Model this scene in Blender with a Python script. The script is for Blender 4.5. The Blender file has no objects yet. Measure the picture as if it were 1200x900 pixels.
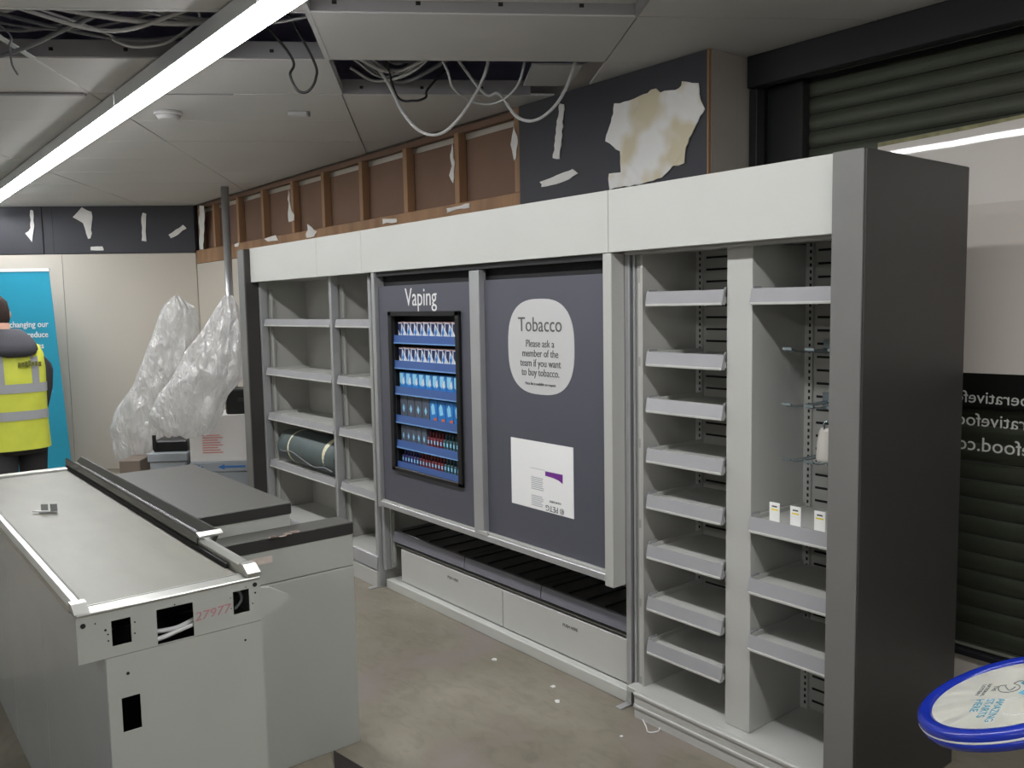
import bpy, bmesh, math, random
from mathutils import Matrix, Vector, noise
random.seed(7)
S = bpy.context.scene
COL = S.collection
PI = math.pi

# ------------------------------------------------------------------ camera
F_PX, YAW, PITCH, ROLL, EYE = 1003.78, math.radians(51.384), math.radians(5.2174), math.radians(-1.0229), 1.65
def cam_axes():
    c, s = math.cos(YAW), math.sin(YAW)
    right = Vector((c, s, 0)); fwd = Vector((-s, c, 0)); up = Vector((0, 0, 1))
    cp, sp = math.cos(PITCH), math.sin(PITCH)
    f2 = fwd*cp - up*sp; u2 = up*cp + fwd*sp
    cr, sr = math.cos(ROLL), math.sin(ROLL)
    return right*cr + u2*sr, u2*cr - right*sr, f2
CR, CU, CF = cam_axes()
cd = bpy.data.cameras.new('camera'); cam = bpy.data.objects.new('camera', cd); COL.objects.link(cam)
cd.sensor_width = 36.0; cd.lens = F_PX*36/1200; cd.clip_start = 0.02
mw = Matrix((CR, CU, -CF)).transposed().to_4x4(); mw.translation = (0, 0, EYE)
cam.matrix_world = mw
S.camera = cam

# ------------------------------------------------------------------ world, exposure
w = bpy.data.worlds.new('world'); S.world = w; w.use_nodes = True
w.node_tree.nodes['Background'].inputs[0].default_value = (0.5, 0.52, 0.55, 1)
w.node_tree.nodes['Background'].inputs[1].default_value = 0.02
S.view_settings.view_transform = 'Standard'; S.view_settings.look = 'None'
S.view_settings.gamma = 1; S.view_settings.use_curve_mapping = False
S.view_settings.exposure = 0.0
STRIP_RADIANCE = 38.0      # the seen strip light and the two added for fill

# ------------------------------------------------------------------ helpers
def ray(px, py):
    return CR*((px-600)/F_PX) - CU*((py-450)/F_PX) + CF
def at(px, py, axis, val):                     # point on a world plane seen at a pixel of the photograph
    d = ray(px, py); o = Vector((0, 0, EYE)); t = (val-o[axis])/d[axis]; return o + d*t
G = math.radians(146.642)                      # the ceiling grid and far wall stand skew to the gantry
GA = Vector((math.cos(G), math.sin(G), 0)); GB = Vector((math.sin(G), -math.cos(G), 0))
ROTG = math.atan2(GB.y, GB.x)
def ab(a, b, z=0): p = GA*a + GB*b; return Vector((p.x, p.y, z))
def at_a(px, py, a):
    d = ray(px, py); t = a/d.dot(GA); return Vector((0, 0, EYE)) + d*t

def lin(c):
    return tuple((x/12.92 if x <= .04045 else ((x+.055)/1.055)**2.4) for x in c)
def rgb(r, g, b): return lin((r/255, g/255, b/255))

MATS = {}
def mat(name, col, rough=.5, metal=0.0, var=0.0, vscale=6.0, bump=0.0, bscale=60.0, spec=.5, emit=None, estr=0.0, stretch=None, coat=0.0):
    if name in MATS: return MATS[name]
    m = bpy.data.materials.new(name); m.use_nodes = True
    nt = m.node_tree; b = nt.nodes['Principled BSDF']
    b.inputs['Base Color'].default_value = (*col, 1); b.inputs['Roughness'].default_value = rough
    b.inputs['Metallic'].default_value = metal; b.inputs['Specular IOR Level'].default_value = spec
    b.inputs['Coat Weight'].default_value = coat
    if emit: b.inputs['Emission Color'].default_value = (*emit, 1); b.inputs['Emission Strength'].default_value = estr
    if var or bump:
        tc = nt.nodes.new('ShaderNodeTexCoord'); mp = nt.nodes.new('ShaderNodeMapping')
        nt.links.new(tc.outputs['Object'], mp.inputs[0])
        if stretch: mp.inputs['Scale'].default_value = stretch
    if var:
        n = nt.nodes.new('ShaderNodeTexNoise'); n.inputs['Scale'].default_value = vscale; n.inputs['Detail'].default_value = 6
        nt.links.new(mp.outputs[0], n.inputs['Vector'])
        r = nt.nodes.new('ShaderNodeValToRGB')
        r.color_ramp.elements[0].position = .3; r.color_ramp.elements[1].position = .7
        r.color_ramp.elements[0].color = (*[max(0, c*(1-var)) for c in col], 1)
        r.color_ramp.elements[1].color = (*[min(1, c*(1+var)) for c in col], 1)
        nt.links.new(n.outputs['Fac'], r.inputs[0]); nt.links.new(r.outputs[0], b.inputs['Base Color'])
    if bump:
        n2 = nt.nodes.new('ShaderNodeTexNoise'); n2.inputs['Scale'].default_value = bscale; n2.inputs['Detail'].default_value = 4
        nt.links.new(mp.outputs[0], n2.inputs['Vector'])
        bp = nt.nodes.new('ShaderNodeBump'); bp.inputs['Strength'].default_value = bump; bp.inputs['Distance'].default_value = .01
        nt.links.new(n2.outputs['Fac'], bp.inputs['Height']); nt.links.new(bp.outputs[0], b.inputs['Normal'])
    MATS[name] = m
    return m

class MB:
    """collects simple shapes into one mesh"""
    def __init__(self): self.bm = bmesh.new(); self.mi = 0
    def _mark(self, before):
        for f in self.bm.faces:
            if f not in before: f.material_index = self.mi
    def box(self, x0, x1, y0, y1, z0, z1, bev=0.0, seg=1, M=None):
        fs = set(self.bm.faces)
        r = bmesh.ops.create_cube(self.bm, size=1)
        vs = r['verts']
        for v in vs: v.co = Vector(((x0+x1)/2+v.co.x*(x1-x0), (y0+y1)/2+v.co.y*(y1-y0), (z0+z1)/2+v.co.z*(z1-z0)))
        if bev:
            es = list({e for v in vs for e in v.link_edges})
            rr = bmesh.ops.bevel(self.bm, geom=es, offset=bev, segments=seg, affect='EDGES', profile=.5)
            vs = list({v for f in self.bm.faces if f not in fs for v in f.verts})
        if M is not None: bmesh.ops.transform(self.bm, matrix=M, verts=vs)
        self._mark(fs); return self
    def prism(self, pts, axis, a0, a1):
        """polygon pts (2D) extruded along axis 0/1/2 from a0 to a1"""
        fs = set(self.bm.faces)
        def mk(p, a): return Vector((a, p[0], p[1])) if axis == 0 else Vector((p[0], a, p[1])) if axis == 1 else Vector((p[0], p[1], a))
        A = [self.bm.verts.new(mk(p, a0)) for p in pts]; B = [self.bm.verts.new(mk(p, a1)) for p in pts]
        n = len(pts)
        for i in range(n): self.bm.faces.new((A[i], A[(i+1) % n], B[(i+1) % n], B[i]))
        self.bm.faces.new(A[::-1]); self.bm.faces.new(B)
        self._mark(fs); return self
    def cyl(self, p0, p1, r0, r1=None, n=12, caps=True):
        fs = set(self.bm.faces)
        r1 = r0 if r1 is None else r1
        p0 = Vector(p0); p1 = Vector(p1); d = (p1-p0).normalized()
        u = d.orthogonal().normalized(); v = d.cross(u)
        A = []; B = []
        for i in range(n):
            t = 2*PI*i/n; o = u*math.cos(t)+v*math.sin(t)
            A.append(self.bm.verts.new(p0+o*r0)); B.append(self.bm.verts.new(p1+o*r1))
        for i in range(n): self.bm.faces.new((A[i], A[(i+1) % n], B[(i+1) % n], B[i])).smooth = True
        if caps: self.bm.faces.new(A[::-1]); self.bm.faces.new(B)
        self._mark(fs); return self
    def tube(self, pts, r, n=6):
        fs = set(self.bm.faces)
        pts = [Vector(p) for p in pts]; rings = []; u = None
        for i, p in enumerate(pts):
            d = (pts[min(i+1, len(pts)-1)]-pts[max(i-1, 0)]).normalized()
            if u is None: u = d.orthogonal().normalized()
            u = (u-d*u.dot(d)).normalized(); v = d.cross(u)
            rings.append([self.bm.verts.new(p+(u*math.cos(2*PI*k/n)+v*math.sin(2*PI*k/n))*r) for k in range(n)])
        for a, b in zip(rings, rings[1:]):
            for k in range(n): self.bm.faces.new((a[k], a[(k+1) % n], b[(k+1) % n], b[k])).smooth = True
        self.bm.faces.new(rings[0][::-1]); self.bm.faces.new(rings[-1])
        self._mark(fs); return self
    def loft(self, rings, closed=True, cap=True, smooth=True):
        fs = set(self.bm.faces)
        R = [[self.bm.verts.new(Vector(p)) for p in r] for r in rings]
        n = len(R[0]); m = n if closed else n-1
        for a, b in zip(R, R[1:]):
            for k in range(m):
                f = self.bm.faces.new((a[k], a[(k+1) % n], b[(k+1) % n], b[k])); f.smooth = smooth
        if cap and closed: self.bm.faces.new(R[0][::-1]); self.bm.faces.new(R[-1])
        self._mark(fs); return self
    def plate(self, axis, val, thick, u0, u1, v0, v1, holes):
        """sheet with rectangular holes, on plane axis=val; u,v are the other two axes"""
        us = sorted({u0, u1, *[h[0] for h in holes], *[h[1] for h in holes]}); vs = sorted({v0, v1, *[h[2] for h in holes], *[h[3] for h in holes]})
        fs = set(self.bm.faces); cache = {}
        def solid(i, j):
            if i < 0 or j < 0 or i >= len(us)-1 or j >= len(vs)-1: return False
            cu = (us[i]+us[i+1])/2; cv = (vs[j]+vs[j+1])/2
            return not any(h[0] < cu < h[1] and h[2] < cv < h[3] for h in holes)
        def vert(i, j, s):
            k = (i, j, s)
            if k not in cache:
                a = val-(thick if s else 0); u = us[i]; v = vs[j]
                cache[k] = self.bm.verts.new((a, u, v) if axis == 0 else (u, a, v) if axis == 1 else (u, v, a))
            return cache[k]
        for i in range(len(us)-1):
            for j in range(len(vs)-1):
                if not solid(i, j): continue
                self.bm.faces.new([vert(*q, 0) for q in ((i, j), (i+1, j), (i+1, j+1), (i, j+1))])
                self.bm.faces.new([vert(*q, 1) for q in ((i, j), (i, j+1), (i+1, j+1), (i+1, j))])
                for di, dj, a, b in ((-1, 0, (i, j), (i, j+1)), (1, 0, (i+1, j), (i+1, j+1)), (0, -1, (i, j), (i+1, j)), (0, 1, (i, j+1), (i+1, j+1))):
                    if not solid(i+di, j+dj): self.bm.faces.new((vert(*a, 0), vert(*b, 0), vert(*b, 1), vert(*a, 1)))
        self._mark(fs); return self
    def build(self, name, m, parent=None):
        bmesh.ops.recalc_face_normals(self.bm, faces=self.bm.faces)
        me = bpy.data.meshes.new(name); self.bm.to_mesh(me); self.bm.free()
        for x in (m if isinstance(m, (list, tuple)) else [m]): me.materials.append(x)
        o = bpy.data.objects.new(name, me); COL.objects.link(o)
        if parent is not None:
            o.parent = parent; o.matrix_parent_inverse = Matrix.Identity(4)
            if any(abs(v) > 1e-9 for v in parent_loc(parent)) : o.matrix_parent_inverse = world_of(parent).inverted()
        return o
def world_of(o):
    M = Matrix.LocRotScale(o.location, o.rotation_euler, o.scale)
    return world_of(o.parent) @ o.matrix_parent_inverse @ M if o.parent else M
def parent_loc(o):
    M = world_of(o); return list(M.translation)+[M[0][1], M[0][2], M[1][2]]
def tag(o, label=None, cat=None, group=None, kind=None):
    if label: o['label'] = label
    if cat: o['category'] = cat
    if group: o['group'] = group
    if kind: o['kind'] = kind
    return o
def thing(name, label, cat, loc=(0, 0, 0), group=None):
    o = bpy.data.objects.new(name, None); COL.objects.link(o); o.location = loc; o.empty_display_size = .1
    return tag(o, label, cat, group)
def box(name, m, b, parent=None, bev=0.0, M=None):
    return MB().box(*b, bev=bev, M=M).build(name, m, parent)
def copy_tree(o, parent=None):
    c = o.copy(); COL.objects.link(c)
    if parent is not None: c.parent = parent
    for ch in list(o.children): copy_tree(ch, c)
    return c
def text(name, body, size, m, origin, xdir, zdir, parent=None, align='CENTER', thick=.0006, xs=1.0, shear=0.0, offset=0.0):
    """flat lettering: real mesh; xdir runs along the writing, zdir up"""
    cu = bpy.data.curves.new(name, 'FONT'); cu.body = body; cu.size = size; cu.align_x = align; cu.extrude = thick
    cu.resolution_u = 3; cu.shear = shear; cu.offset = offset
    ob = bpy.data.objects.new('tmp', cu); COL.objects.link(ob)
    dg = bpy.context.evaluated_depsgraph_get()
    me = bpy.data.meshes.new_from_object(ob.evaluated_get(dg)); me.name = name
    bpy.data.objects.remove(ob)
    x = Vector(xdir).normalized(); z = Vector(zdir).normalized(); n = x.cross(z)
    M = Matrix((x*xs, z, n)).transposed().to_4x4(); M.translation = Vector(origin)
    me.transform(M); me.materials.clear(); me.materials.append(m)
    o = bpy.data.objects.new(name, me); COL.objects.link(o)
    if parent is not None: o.parent = parent; o.matrix_parent_inverse = world_of(parent).inverted()
    return o
def smooth_path(pts, n=8):
    """catmull-rom through points"""
    P = [Vector(p) for p in pts]; P = [P[0]*2-P[1]]+P+[P[-1]*2-P[-2]]; out = []
    for i in range(1, len(P)-2):
        for k in range(n):
            t = k/n; a, b, c, d = P[i-1:i+3]
            out.append(.5*((2*b)+(c-a)*t+(2*a-5*b+4*c-d)*t*t+(3*b-a-3*c+d)*t**3))
    out.append(P[-2]); return out

# ------------------------------------------------------------------ materials
white_panel = mat('white_laminate', rgb(197, 198, 193), .45, var=.02, vscale=3)
charcoal = mat('charcoal_laminate', rgb(58, 56, 54), .42, var=.04, vscale=20)
charcoal_edge = mat('grey_edge_trim', rgb(114, 113, 111), .4, var=.03, vscale=9)
grey_metal = mat('light_grey_metal', rgb(186, 186, 182), .42, var=.02, vscale=5)
mid_metal = mat('mid_grey_metal', rgb(158, 158, 154), .45, var=.03, vscale=6)
silver = mat('silver_aluminium', rgb(190, 191, 193), .35, metal=.55, var=.03, vscale=8)
rail_plastic = mat('clear_ticket_rail', rgb(158, 158, 161), .22, var=.03, vscale=10, coat=.4)
back_metal = mat('back_panel_metal', rgb(178, 177, 172), .5, var=.02, vscale=5)
dark_slot = mat('dark_slot', rgb(26, 26, 26), .8)
slate = mat('slate_door', rgb(86, 87, 97), .42, var=.03, vscale=2)
black = mat('black_plastic', rgb(20, 20, 22), .4)
black_matt = mat('black_matt', rgb(22, 22, 25), .75)
white_ink = mat('white_ink', rgb(235, 235, 235), .5)
grey_ink = mat('grey_ink', rgb(95, 95, 95), .6)
pale_sign = mat('pale_grey_sign', rgb(200, 200, 200), .45)
paper = mat('bright_paper', rgb(250, 250, 250), .3)
blue_tray = mat('blue_tray_front', rgb(66, 98, 160), .3, coat=.3)
pale_blue = mat('pale_blue', rgb(120, 165, 215), .35)
steel = mat('brushed_steel', rgb(188, 188, 184), .3, metal=.8, bump=.03, bscale=40, stretch=(1, 30, 30))
gloss_grey = mat('glossy_grey_steel', rgb(180, 185, 188), .2, metal=.12, var=.03, vscale=3)
counter_paint = mat('counter_grey_paint', rgb(176, 178, 172), .5, var=.015, vscale=6)
belt = mat('worn_grey_belt', rgb(116, 114, 103), .42, var=.08, vscale=5, bump=.02, bscale=200, stretch=(1, 3, 1))
dark_top = mat('dark_grey_worktop', rgb(74, 73, 69), .5, var=.05, vscale=40)
dark_edge = mat('dark_edging', rgb(46, 45, 44), .55)
timber = mat('pine_stud', rgb(160, 124, 92), .7, var=.22, vscale=8, stretch=(1, 1, .15))
hardboard = mat('brown_hardboard', rgb(126, 99, 82), .8, var=.06, vscale=3)
plaster_cream = mat('cream_wall', rgb(205, 198, 187), .75, var=.02, vscale=1.2)
dark_wall = mat('dark_slate_band', rgb(54, 55, 62), .6, var=.05, vscale=4)
torn = mat('torn_paper', rgb(236, 234, 230), .8, var=.06, vscale=12, bump=.3, bscale=30)
torn_glue = mat('yellowed_paper', rgb(224, 217, 198), .8, var=.06, vscale=8)
tile_white = mat('ceiling_tile_white', rgb(205, 204, 202), .7, var=.015, vscale=3)
grid_white = mat('ceiling_grid_white', rgb(205, 205, 205), .5)
flange_grey = mat('tile_flange', rgb(150, 148, 150), .5, metal=.2)
plenum = mat('plenum_dark', rgb(200, 196, 226), .9, var=.3, vscale=1.5)
cable_white = mat('cable_white', rgb(205, 205, 205), .5)
cable_grey = mat('cable_grey', rgb(120, 120, 124), .5)
cable_black = mat('cable_black', rgb(28, 28, 30), .5)
shutter_m = mat('shutter_slat', rgb(86, 86, 76), .45, metal=.2, var=.12, vscale=3, stretch=(.5, 2, 8))
frame_black = mat('window_frame_black', rgb(30, 29, 34), .5)

def floor_mat():
    m = bpy.data.materials.new('concrete_floor'); m.use_nodes = True; nt = m.node_tree; b = nt.nodes['Principled BSDF']
    tc = nt.nodes.new('ShaderNodeTexCoord')
    def nz(scale, det, dist=0, st=None):
        mp = nt.nodes.new('ShaderNodeMapping'); nt.links.new(tc.outputs['Object'], mp.inputs[0])
        if st: mp.inputs['Scale'].default_value = st
        n = nt.nodes.new('ShaderNodeTexNoise'); n.inputs['Scale'].default_value = scale; n.inputs['Detail'].default_value = det; n.inputs['Distortion'].default_value = dist
        nt.links.new(mp.outputs[0], n.inputs['Vector']); return n
    n1 = nz(1.6, 8, .6); n2 = nz(9, 8, 1.2, (1, 2.2, 1)); n3 = nz(2.6, 5, .3)
    r1 = nt.nodes.new('ShaderNodeValToRGB'); e = r1.color_ramp.elements
    e[0].position = .3; e[0].color = (*rgb(116, 108, 95), 1); e[1].position = .72; e[1].color = (*rgb(152, 146, 131), 1)
    nt.links.new(n1.outputs['Fac'], r1.inputs[0])
    r2 = nt.nodes.new('ShaderNodeValToRGB'); e = r2.color_ramp.elements
    e[0].position = .28; e[0].color = (.76, .76, .76, 1); e[1].position = .55; e[1].color = (1, 1, 1, 1)
    nt.links.new(n2.outputs['Fac'], r2.inputs[0])
    mx = nt.nodes.new('ShaderNodeMix'); mx.data_type = 'RGBA'; mx.blend_type = 'MULTIPLY'; mx.inputs[0].default_value = .7
    nt.links.new(r1.outputs[0], mx.inputs[6]); nt.links.new(r2.outputs[0], mx.inputs[7])
    r3 = nt.nodes.new('ShaderNodeValToRGB'); e = r3.color_ramp.elements
    e[0].position = .52; e[0].color = (0, 0, 0, 1); e[1].position = .68; e[1].color = (1, 1, 1, 1)
    nt.links.new(n3.outputs['Fac'], r3.inputs[0])
    mx2 = nt.nodes.new('ShaderNodeMix'); mx2.data_type = 'RGBA'
    nt.links.new(r3.outputs[0], mx2.inputs[0]); nt.links.new(mx.outputs[2], mx2.inputs[6]); mx2.inputs[7].default_value = (*rgb(134, 125, 119), 1)
    nt.links.new(mx2.outputs[2], b.inputs['Base Color'])
    b.inputs['Roughness'].default_value = .5
    bp = nt.nodes.new('ShaderNodeBump'); bp.inputs['Strength'].default_value = .12; bp.inputs['Distance'].default_value = .01
    nt.links.new(n2.outputs['Fac'], bp.inputs['Height']); nt.links.new(bp.outputs[0], b.inputs['Normal'])
    return m
floor_m = floor_mat()

# ------------------------------------------------------------------ room shell
CEIL = 2.75; YB = 3.1; YW = 3.4; XW = -2.455      # ceiling height, bulkhead plane, window plane, bulkhead end
A_FAR, A_BACK, B_LEFT = 9.347, -3.2, -6.2
far_c = Vector((-9.15, YB, 0)); far_l = ab(A_FAR, B_LEFT); back_l = ab(A_BACK, B_LEFT)
back_r = Vector(((A_BACK - YW*GA.y)/GA.x, YW, 0))
fl = MB().prism([(p.x, p.y) for p in (far_c+Vector((-.2, .5, 0)), far_l+Vector((-.3, 0, 0)), back_l+Vector((0, -.3, 0)), Vector((back_r.x, 3.9, 0)))], 2, -.12, 0).build('floor', floor_m)
tag(fl, kind='structure')

def wall_between(name, p, q, m, z0, z1, th=.12, off=0.0):
    d = (q-p); L = d.length; ang = math.atan2(d.y, d.x)
    M = Matrix.Translation(p) @ Matrix.Rotation(ang, 4, 'Z')
    o = MB().box(0, L, off, off+th, z0, z1, M=M).build(name, m); return tag(o, kind='structure')
# far wall: cream boards, dark band on top
wf = wall_between('wall_far', far_l, far_c, plaster_cream, 0, 2.262, .12)
dF = (far_c-far_l); LF = dF.length; MF = Matrix.Translation(far_l) @ Matrix.Rotation(math.atan2(dF.y, dF.x), 4, 'Z')
def seam(px, py): return (at_a(px, py, A_FAR-.01)-far_l).dot(dF.normalized())
cells = [0, seam(-120, 400), seam(79, 400), LF-.001]
dcells = [0, seam(-90, 270), seam(50, 270), seam(62, 270), LF-.001]
MB().box(0, LF, .0, .12, 2.262, 2.9, M=MF).build('dark_band', dark_wall, wf)
for i in range(3): MB().box(cells[i]+.002, cells[i+1]-.002, -.012, 0, 0, 2.258, bev=.002, M=MF).build('wall_board', plaster_cream, wf)
for i in range(4): MB().box(dcells[i]+.002, dcells[i+1]-.002, -.014 if i != 2 else -.004, 0, 2.268, 2.749, bev=.002, M=MF).build('dark_board', dark_wall, wf)
wl = wall_between('wall_left', back_l, far_l, white_panel, 0, 2.9, .12)
wb = wall_between('wall_back', back_r, back_l, white_panel, 0, 2.9, .12)

def torn_piece(name, outline, tomap, n, th, m, parent, seed=0):
    """ragged scrap: outline in pixels mapped on to a wall plane, with real thickness, jagged rim"""
    rnd = random.Random(seed); pts = []
    for i in range(len(outline)):
        a = Vector(outline[i]); b = Vector(outline[(i+1) % len(outline)])
        L = (b-a).length; k = max(2, int(L/5))
        for j in range(k):
            p = a.lerp(b, j/k); pts.append(p+Vector((rnd.uniform(-.9, .9), rnd.uniform(-.9, .9))))
    bm = bmesh.new(); n = Vector(n)
    vs = [bm.verts.new(tomap(p.x, p.y)+n*.002) for p in pts]
    f = bm.faces.new(vs)
    r = bmesh.ops.extrude_face_region(bm, geom=[f])
    for v in r['geom']:
        if isinstance(v, bmesh.types.BMVert): v.co += n*(th*(.6+rnd.random()*.8))
    mb = MB(); mb.bm.free(); mb.bm = bm
    bmesh.ops.triangulate(bm, faces=[g for g in bm.faces if len(g.verts) > 4])
    return mb.build(name, m, parent)
fmap = lambda x, y: at_a(x, y, A_FAR-.016)
for i, o in enumerate(([(35, 246), (39, 247), (40, 270), (37, 283), (30, 273), (36, 268)],
                       [(86, 254), (96, 243), (108, 249), (107, 279), (104, 280), (98, 262)],
                       [(166, 250), (171, 250), (171, 283), (167, 283)],
                       [(198, 275), (215, 264), (218, 268), (200, 280)],
                       [(107, 290), (121, 289), (121, 294), (107, 294)])):
    torn_piece('torn_paper', o, fmap, -GA, .004, torn, wf, i)

# right wall behind the gantry: stripped stud bulkhead, dark board, cream wall below
wr = tag(MB().box(far_c.x-.3, XW, YB+.085, YW+.3, 0, 2.9).build('wall_right', plaster_cream), kind='structure')
XD = -3.765
MB().box(far_c.x, XD, YB, YB+.085, 0, 2.145).build('wall_lining', plaster_cream, wr)
MB().box(far_c.x, XD, YB, YB+.06, 2.15, 2.285, bev=.003).build('bottom_rail', timber, wr)
MB().box(far_c.x, XD, YB+.03, YB+.07, 2.71, 2.75, bev=.003).build('top_rail', hardboard, wr)
studs = [232, 249, 277, 306, 341, 377, 421.5, 473.5, 534, 605]
sx = [at(p, 240-(p-230)*.25, 1, YB).x for p in studs]
for x in sx: MB().box(x-.024, x+.024, YB+.001, YB+.062, 2.286, 2.709 if x < -3.9 else 2.75, bev=.003).build('stud', timber, wr)
edges = [far_c.x]+sx
for a, b in zip(edges, edges[1:]):
    if b-a < .1: continue
    MB().box(a+.002, b-.002, YB+.064, YB+.08, 2.29, 2.672, bev=.002).build('hardboard_panel', hardboard, wr)
MB().box(XD, XW-.004, YB-.012, YB+.085, 1.6, 2.75, bev=.002).build('dark_board', dark_wall, wr)
MB().box(XW-.004, XW+.004, YB-.014, YB+.004, 1.6, 2.75).build('board_edge', timber, wr)
MB().box(XW-.002, XW+.006, YB+.004, YW, 0, 2.75).build('return_board', mat('return_grey', rgb(168, 161, 152), .7, var=.02), wr)
bmap = lambda x, y: at(x, y, 1, YB-.013)
smap = lambda x, y: at(x, y, 1, YB-.001)
for i, o in enumerate(([(656, 121), (662, 122), (657, 186), (649, 186)], [(634, 213), (672, 199), (678, 203), (668, 211), (636, 220)])):
    torn_piece('torn_paper', o, bmap, (0, -1, 0), .004, torn, wr, 20+i)
big = [(722, 122), (733, 120), (751, 113), (769, 104), (775, 108), (797, 104), (801, 95), (819, 98), (822, 117), (826, 127), (814, 152),
       (804, 173), (803, 192), (790, 195), (776, 208), (760, 214), (716, 222), (714, 204), (728, 202), (728, 178), (711, 165)]
glue_m = mat('torn_poster_paper', rgb(238, 236, 231), .75, var=.1, vscale=5, bump=.5, bscale=9)
for n_ in glue_m.node_tree.nodes:
    if n_.type == 'VALTORGB':
        n_.color_ramp.elements[0].color = (*rgb(222, 212, 184), 1); n_.color_ramp.elements[1].color = (*rgb(242, 241, 238), 1); n_.color_ramp.elements[0].position = .42; n_.color_ramp.elements[1].position = .56
    if n_.type == 'TEX_NOISE' and n_.inputs['Scale'].default_value == 5: n_.inputs['Detail'].default_value = 2
tb = torn_piece('torn_poster', big, bmap, (0, -1, 0), .005, glue_m, wr, 31)
tag(tb, 'large torn white paper patch with yellowed glue stains')
for i, o in enumerate(([(603, 147), (607, 160), (606, 186), (603, 188), (600, 170)], [(528, 182), (531, 168), (533, 190), (532, 214), (527, 205), (530, 195)],
                       [(338, 222), (341, 240), (346, 258), (339, 260)], [(361, 263), (373, 272), (368, 277), (359, 279)],
                       [(524, 244), (551, 238), (551, 243), (525, 249)], [(449, 257), (465, 256), (465, 261), (449, 262)],
                       [(311, 280), (324, 275), (326, 282), (314, 284)], [(276, 286), (280, 284), (280, 290), (276, 290)],
                       [(234, 240), (240, 241), (239, 292), (234, 292)])):
    torn_piece('torn_paper', o, smap, (0, -1, 0), .004, torn, wr, 60+i)

# ceiling: dark soffit with a lay-in tile grid under it
ce = tag(MB().prism([(p.x, p.y) for p in (Vector((-9.6, 4.2, 0)), far_l+Vector((-.4, 0, 0)), back_l+Vector((0, -.4, 0)), Vector((back_r.x+.3, 4.2, 0)))], 2, 3.3, 3.4).build('ceiling', plenum), kind='structure')
PA, PB, A0, B0 = .622, 1.25, 3.355, -.43
rows = list(range(-10, 10)); cols = list(range(-5, 5))
open_cells = {(1, -1), (1, 0), (0, -1), (0, -2), (-1, -2), (-1, -3), (0, -3)}
open_cells.discard((1, -1))
lift = {(-1, 0): .045, (2, -2): -.0, (1, -2): 0.0}
def clip(poly, nx, ny, c):          # keep nx*x+ny*y <= c
    out = []
    for i in range(len(poly)):
        p, q = poly[i], poly[(i+1) % len(poly)]
        dp = nx*p[0]+ny*p[1]-c; dq = nx*q[0]+ny*q[1]-c
        if dp <= 0: out.append(p)
        if dp*dq < 0:
            t = dp/(dp-dq); out.append((p[0]+(q[0]-p[0])*t, p[1]+(q[1]-p[1])*t))
    return out
tile_me = None
for r in rows:
    for c in cols:
        if (r, c) in open_cells: continue
        a0 = A0+r*PA; b0 = B0+c*PB; g = .003
        P = [ab(a0+g, b0+g), ab(a0+PA-g, b0+g), ab(a0+PA-g, b0+PB-g), ab(a0+g, b0+PB-g)]
        poly = [(p.x, p.y) for p in P]; full = list(poly)
        cx = sum(p[0] for p in poly)/4
        poly = clip(poly, 0, 1, (YB-.004 if cx < XW-.3 else YW-.06))
        poly = clip(poly, GA.x, GA.y, A_FAR-.02) if poly else poly
        poly = clip(poly, -GB.x, -GB.y, -B_LEFT-.01) if poly else poly
        poly = clip(poly, -GA.x, -GA.y, -A_BACK-.01) if poly else poly
        if len(poly) < 3: continue
        ar = abs(sum(poly[i][0]*poly[(i+1) % len(poly)][1]-poly[(i+1) % len(poly)][0]*poly[i][1] for i in range(len(poly))))/2
        if ar < .004: continue
        dz = lift.get((r, c), 0)+random.uniform(-.0015, .0015)
        if poly == full:
            if tile_me is None:
                t = MB().box(-PA/2+g, PA/2-g, -PB/2+g, PB/2-g, 0, .012, bev=.002).build('tile', tile_white, ce); tile_me = t.data
            else:
                t = bpy.data.objects.new('tile', tile_me); COL.objects.link(t); t.parent = ce
            ctr = ab(a0+PA/2, b0+PB/2); t.location = (ctr.x, ctr.y, CEIL+dz); t.rotation_euler = (0, 0, G)
        else:
            MB().prism(poly, 2, CEIL+dz, CEIL+dz+.012).build('tile', tile_white, ce)
def gbox(a0, a1, b0, b1, z0, z1, name, m, parent, bev=0.0):
    M = Matrix(((GA.x, GB.x, 0, 0), (GA.y, GB.y, 0, 0), (0, 0, 1, 0), (0, 0, 0, 1)))
    return MB().box(a0, a1, b0, b1, z0, z1, bev=bev, M=M).build(name, m, parent)
# metal carriers round the openings, with their upturned punched edges
for (a, b0, b1) in ((A0+PA, B0-3*PB, B0), (A0+2*PA, B0, B0+.98), (A0, B0-3*PB, B0-.0), (A0, B0, B0+PB)):
    fl_ = gbox(a-.012, a-.002, b0+.004, b1-.004, CEIL+.004, CEIL+.075, 'tile_flange', flange_grey, ce)
    k = 0; bb = b0+.1
    while bb < b1-.05:
        gbox(a-.0135, a-.0118, bb-.009, bb+.009, CEIL+.028, CEIL+.042, 'punched_hole', dark_slot, fl_); bb += .31
gbox(A0-.02, A0+.004, B0-3*PB, B0, CEIL-.002, CEIL+.006, 'grid_bar', grid_white, ce)
gbox(A0-PA, A0+PA, B0-PB-.012, B0-PB+.012, CEIL-.004, CEIL+.003, 'grid_bar', grid_white, ce)
gbox(A0-PA-.3, A0+PA, B0-.01, B0+.01, CEIL-.001, CEIL+.05, 'grid_bar', grid_white, ce)
gbox(A0+PA, A0+2*PA, B0-.004, B0+.004, CEIL-.0, CEIL+.05, 'grid_bar', grid_white, ce)
gbox(A0-.008, A0+.002, B0, B0+PB, CEIL-.002, CEIL+.04, 'grid_bar', grid_white, ce)
gbox(A0-PA, A0, B0+PB-.012, B0+PB+.002, CEIL-.001, CEIL+.04, 'grid_bar', flange_grey, ce)
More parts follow.
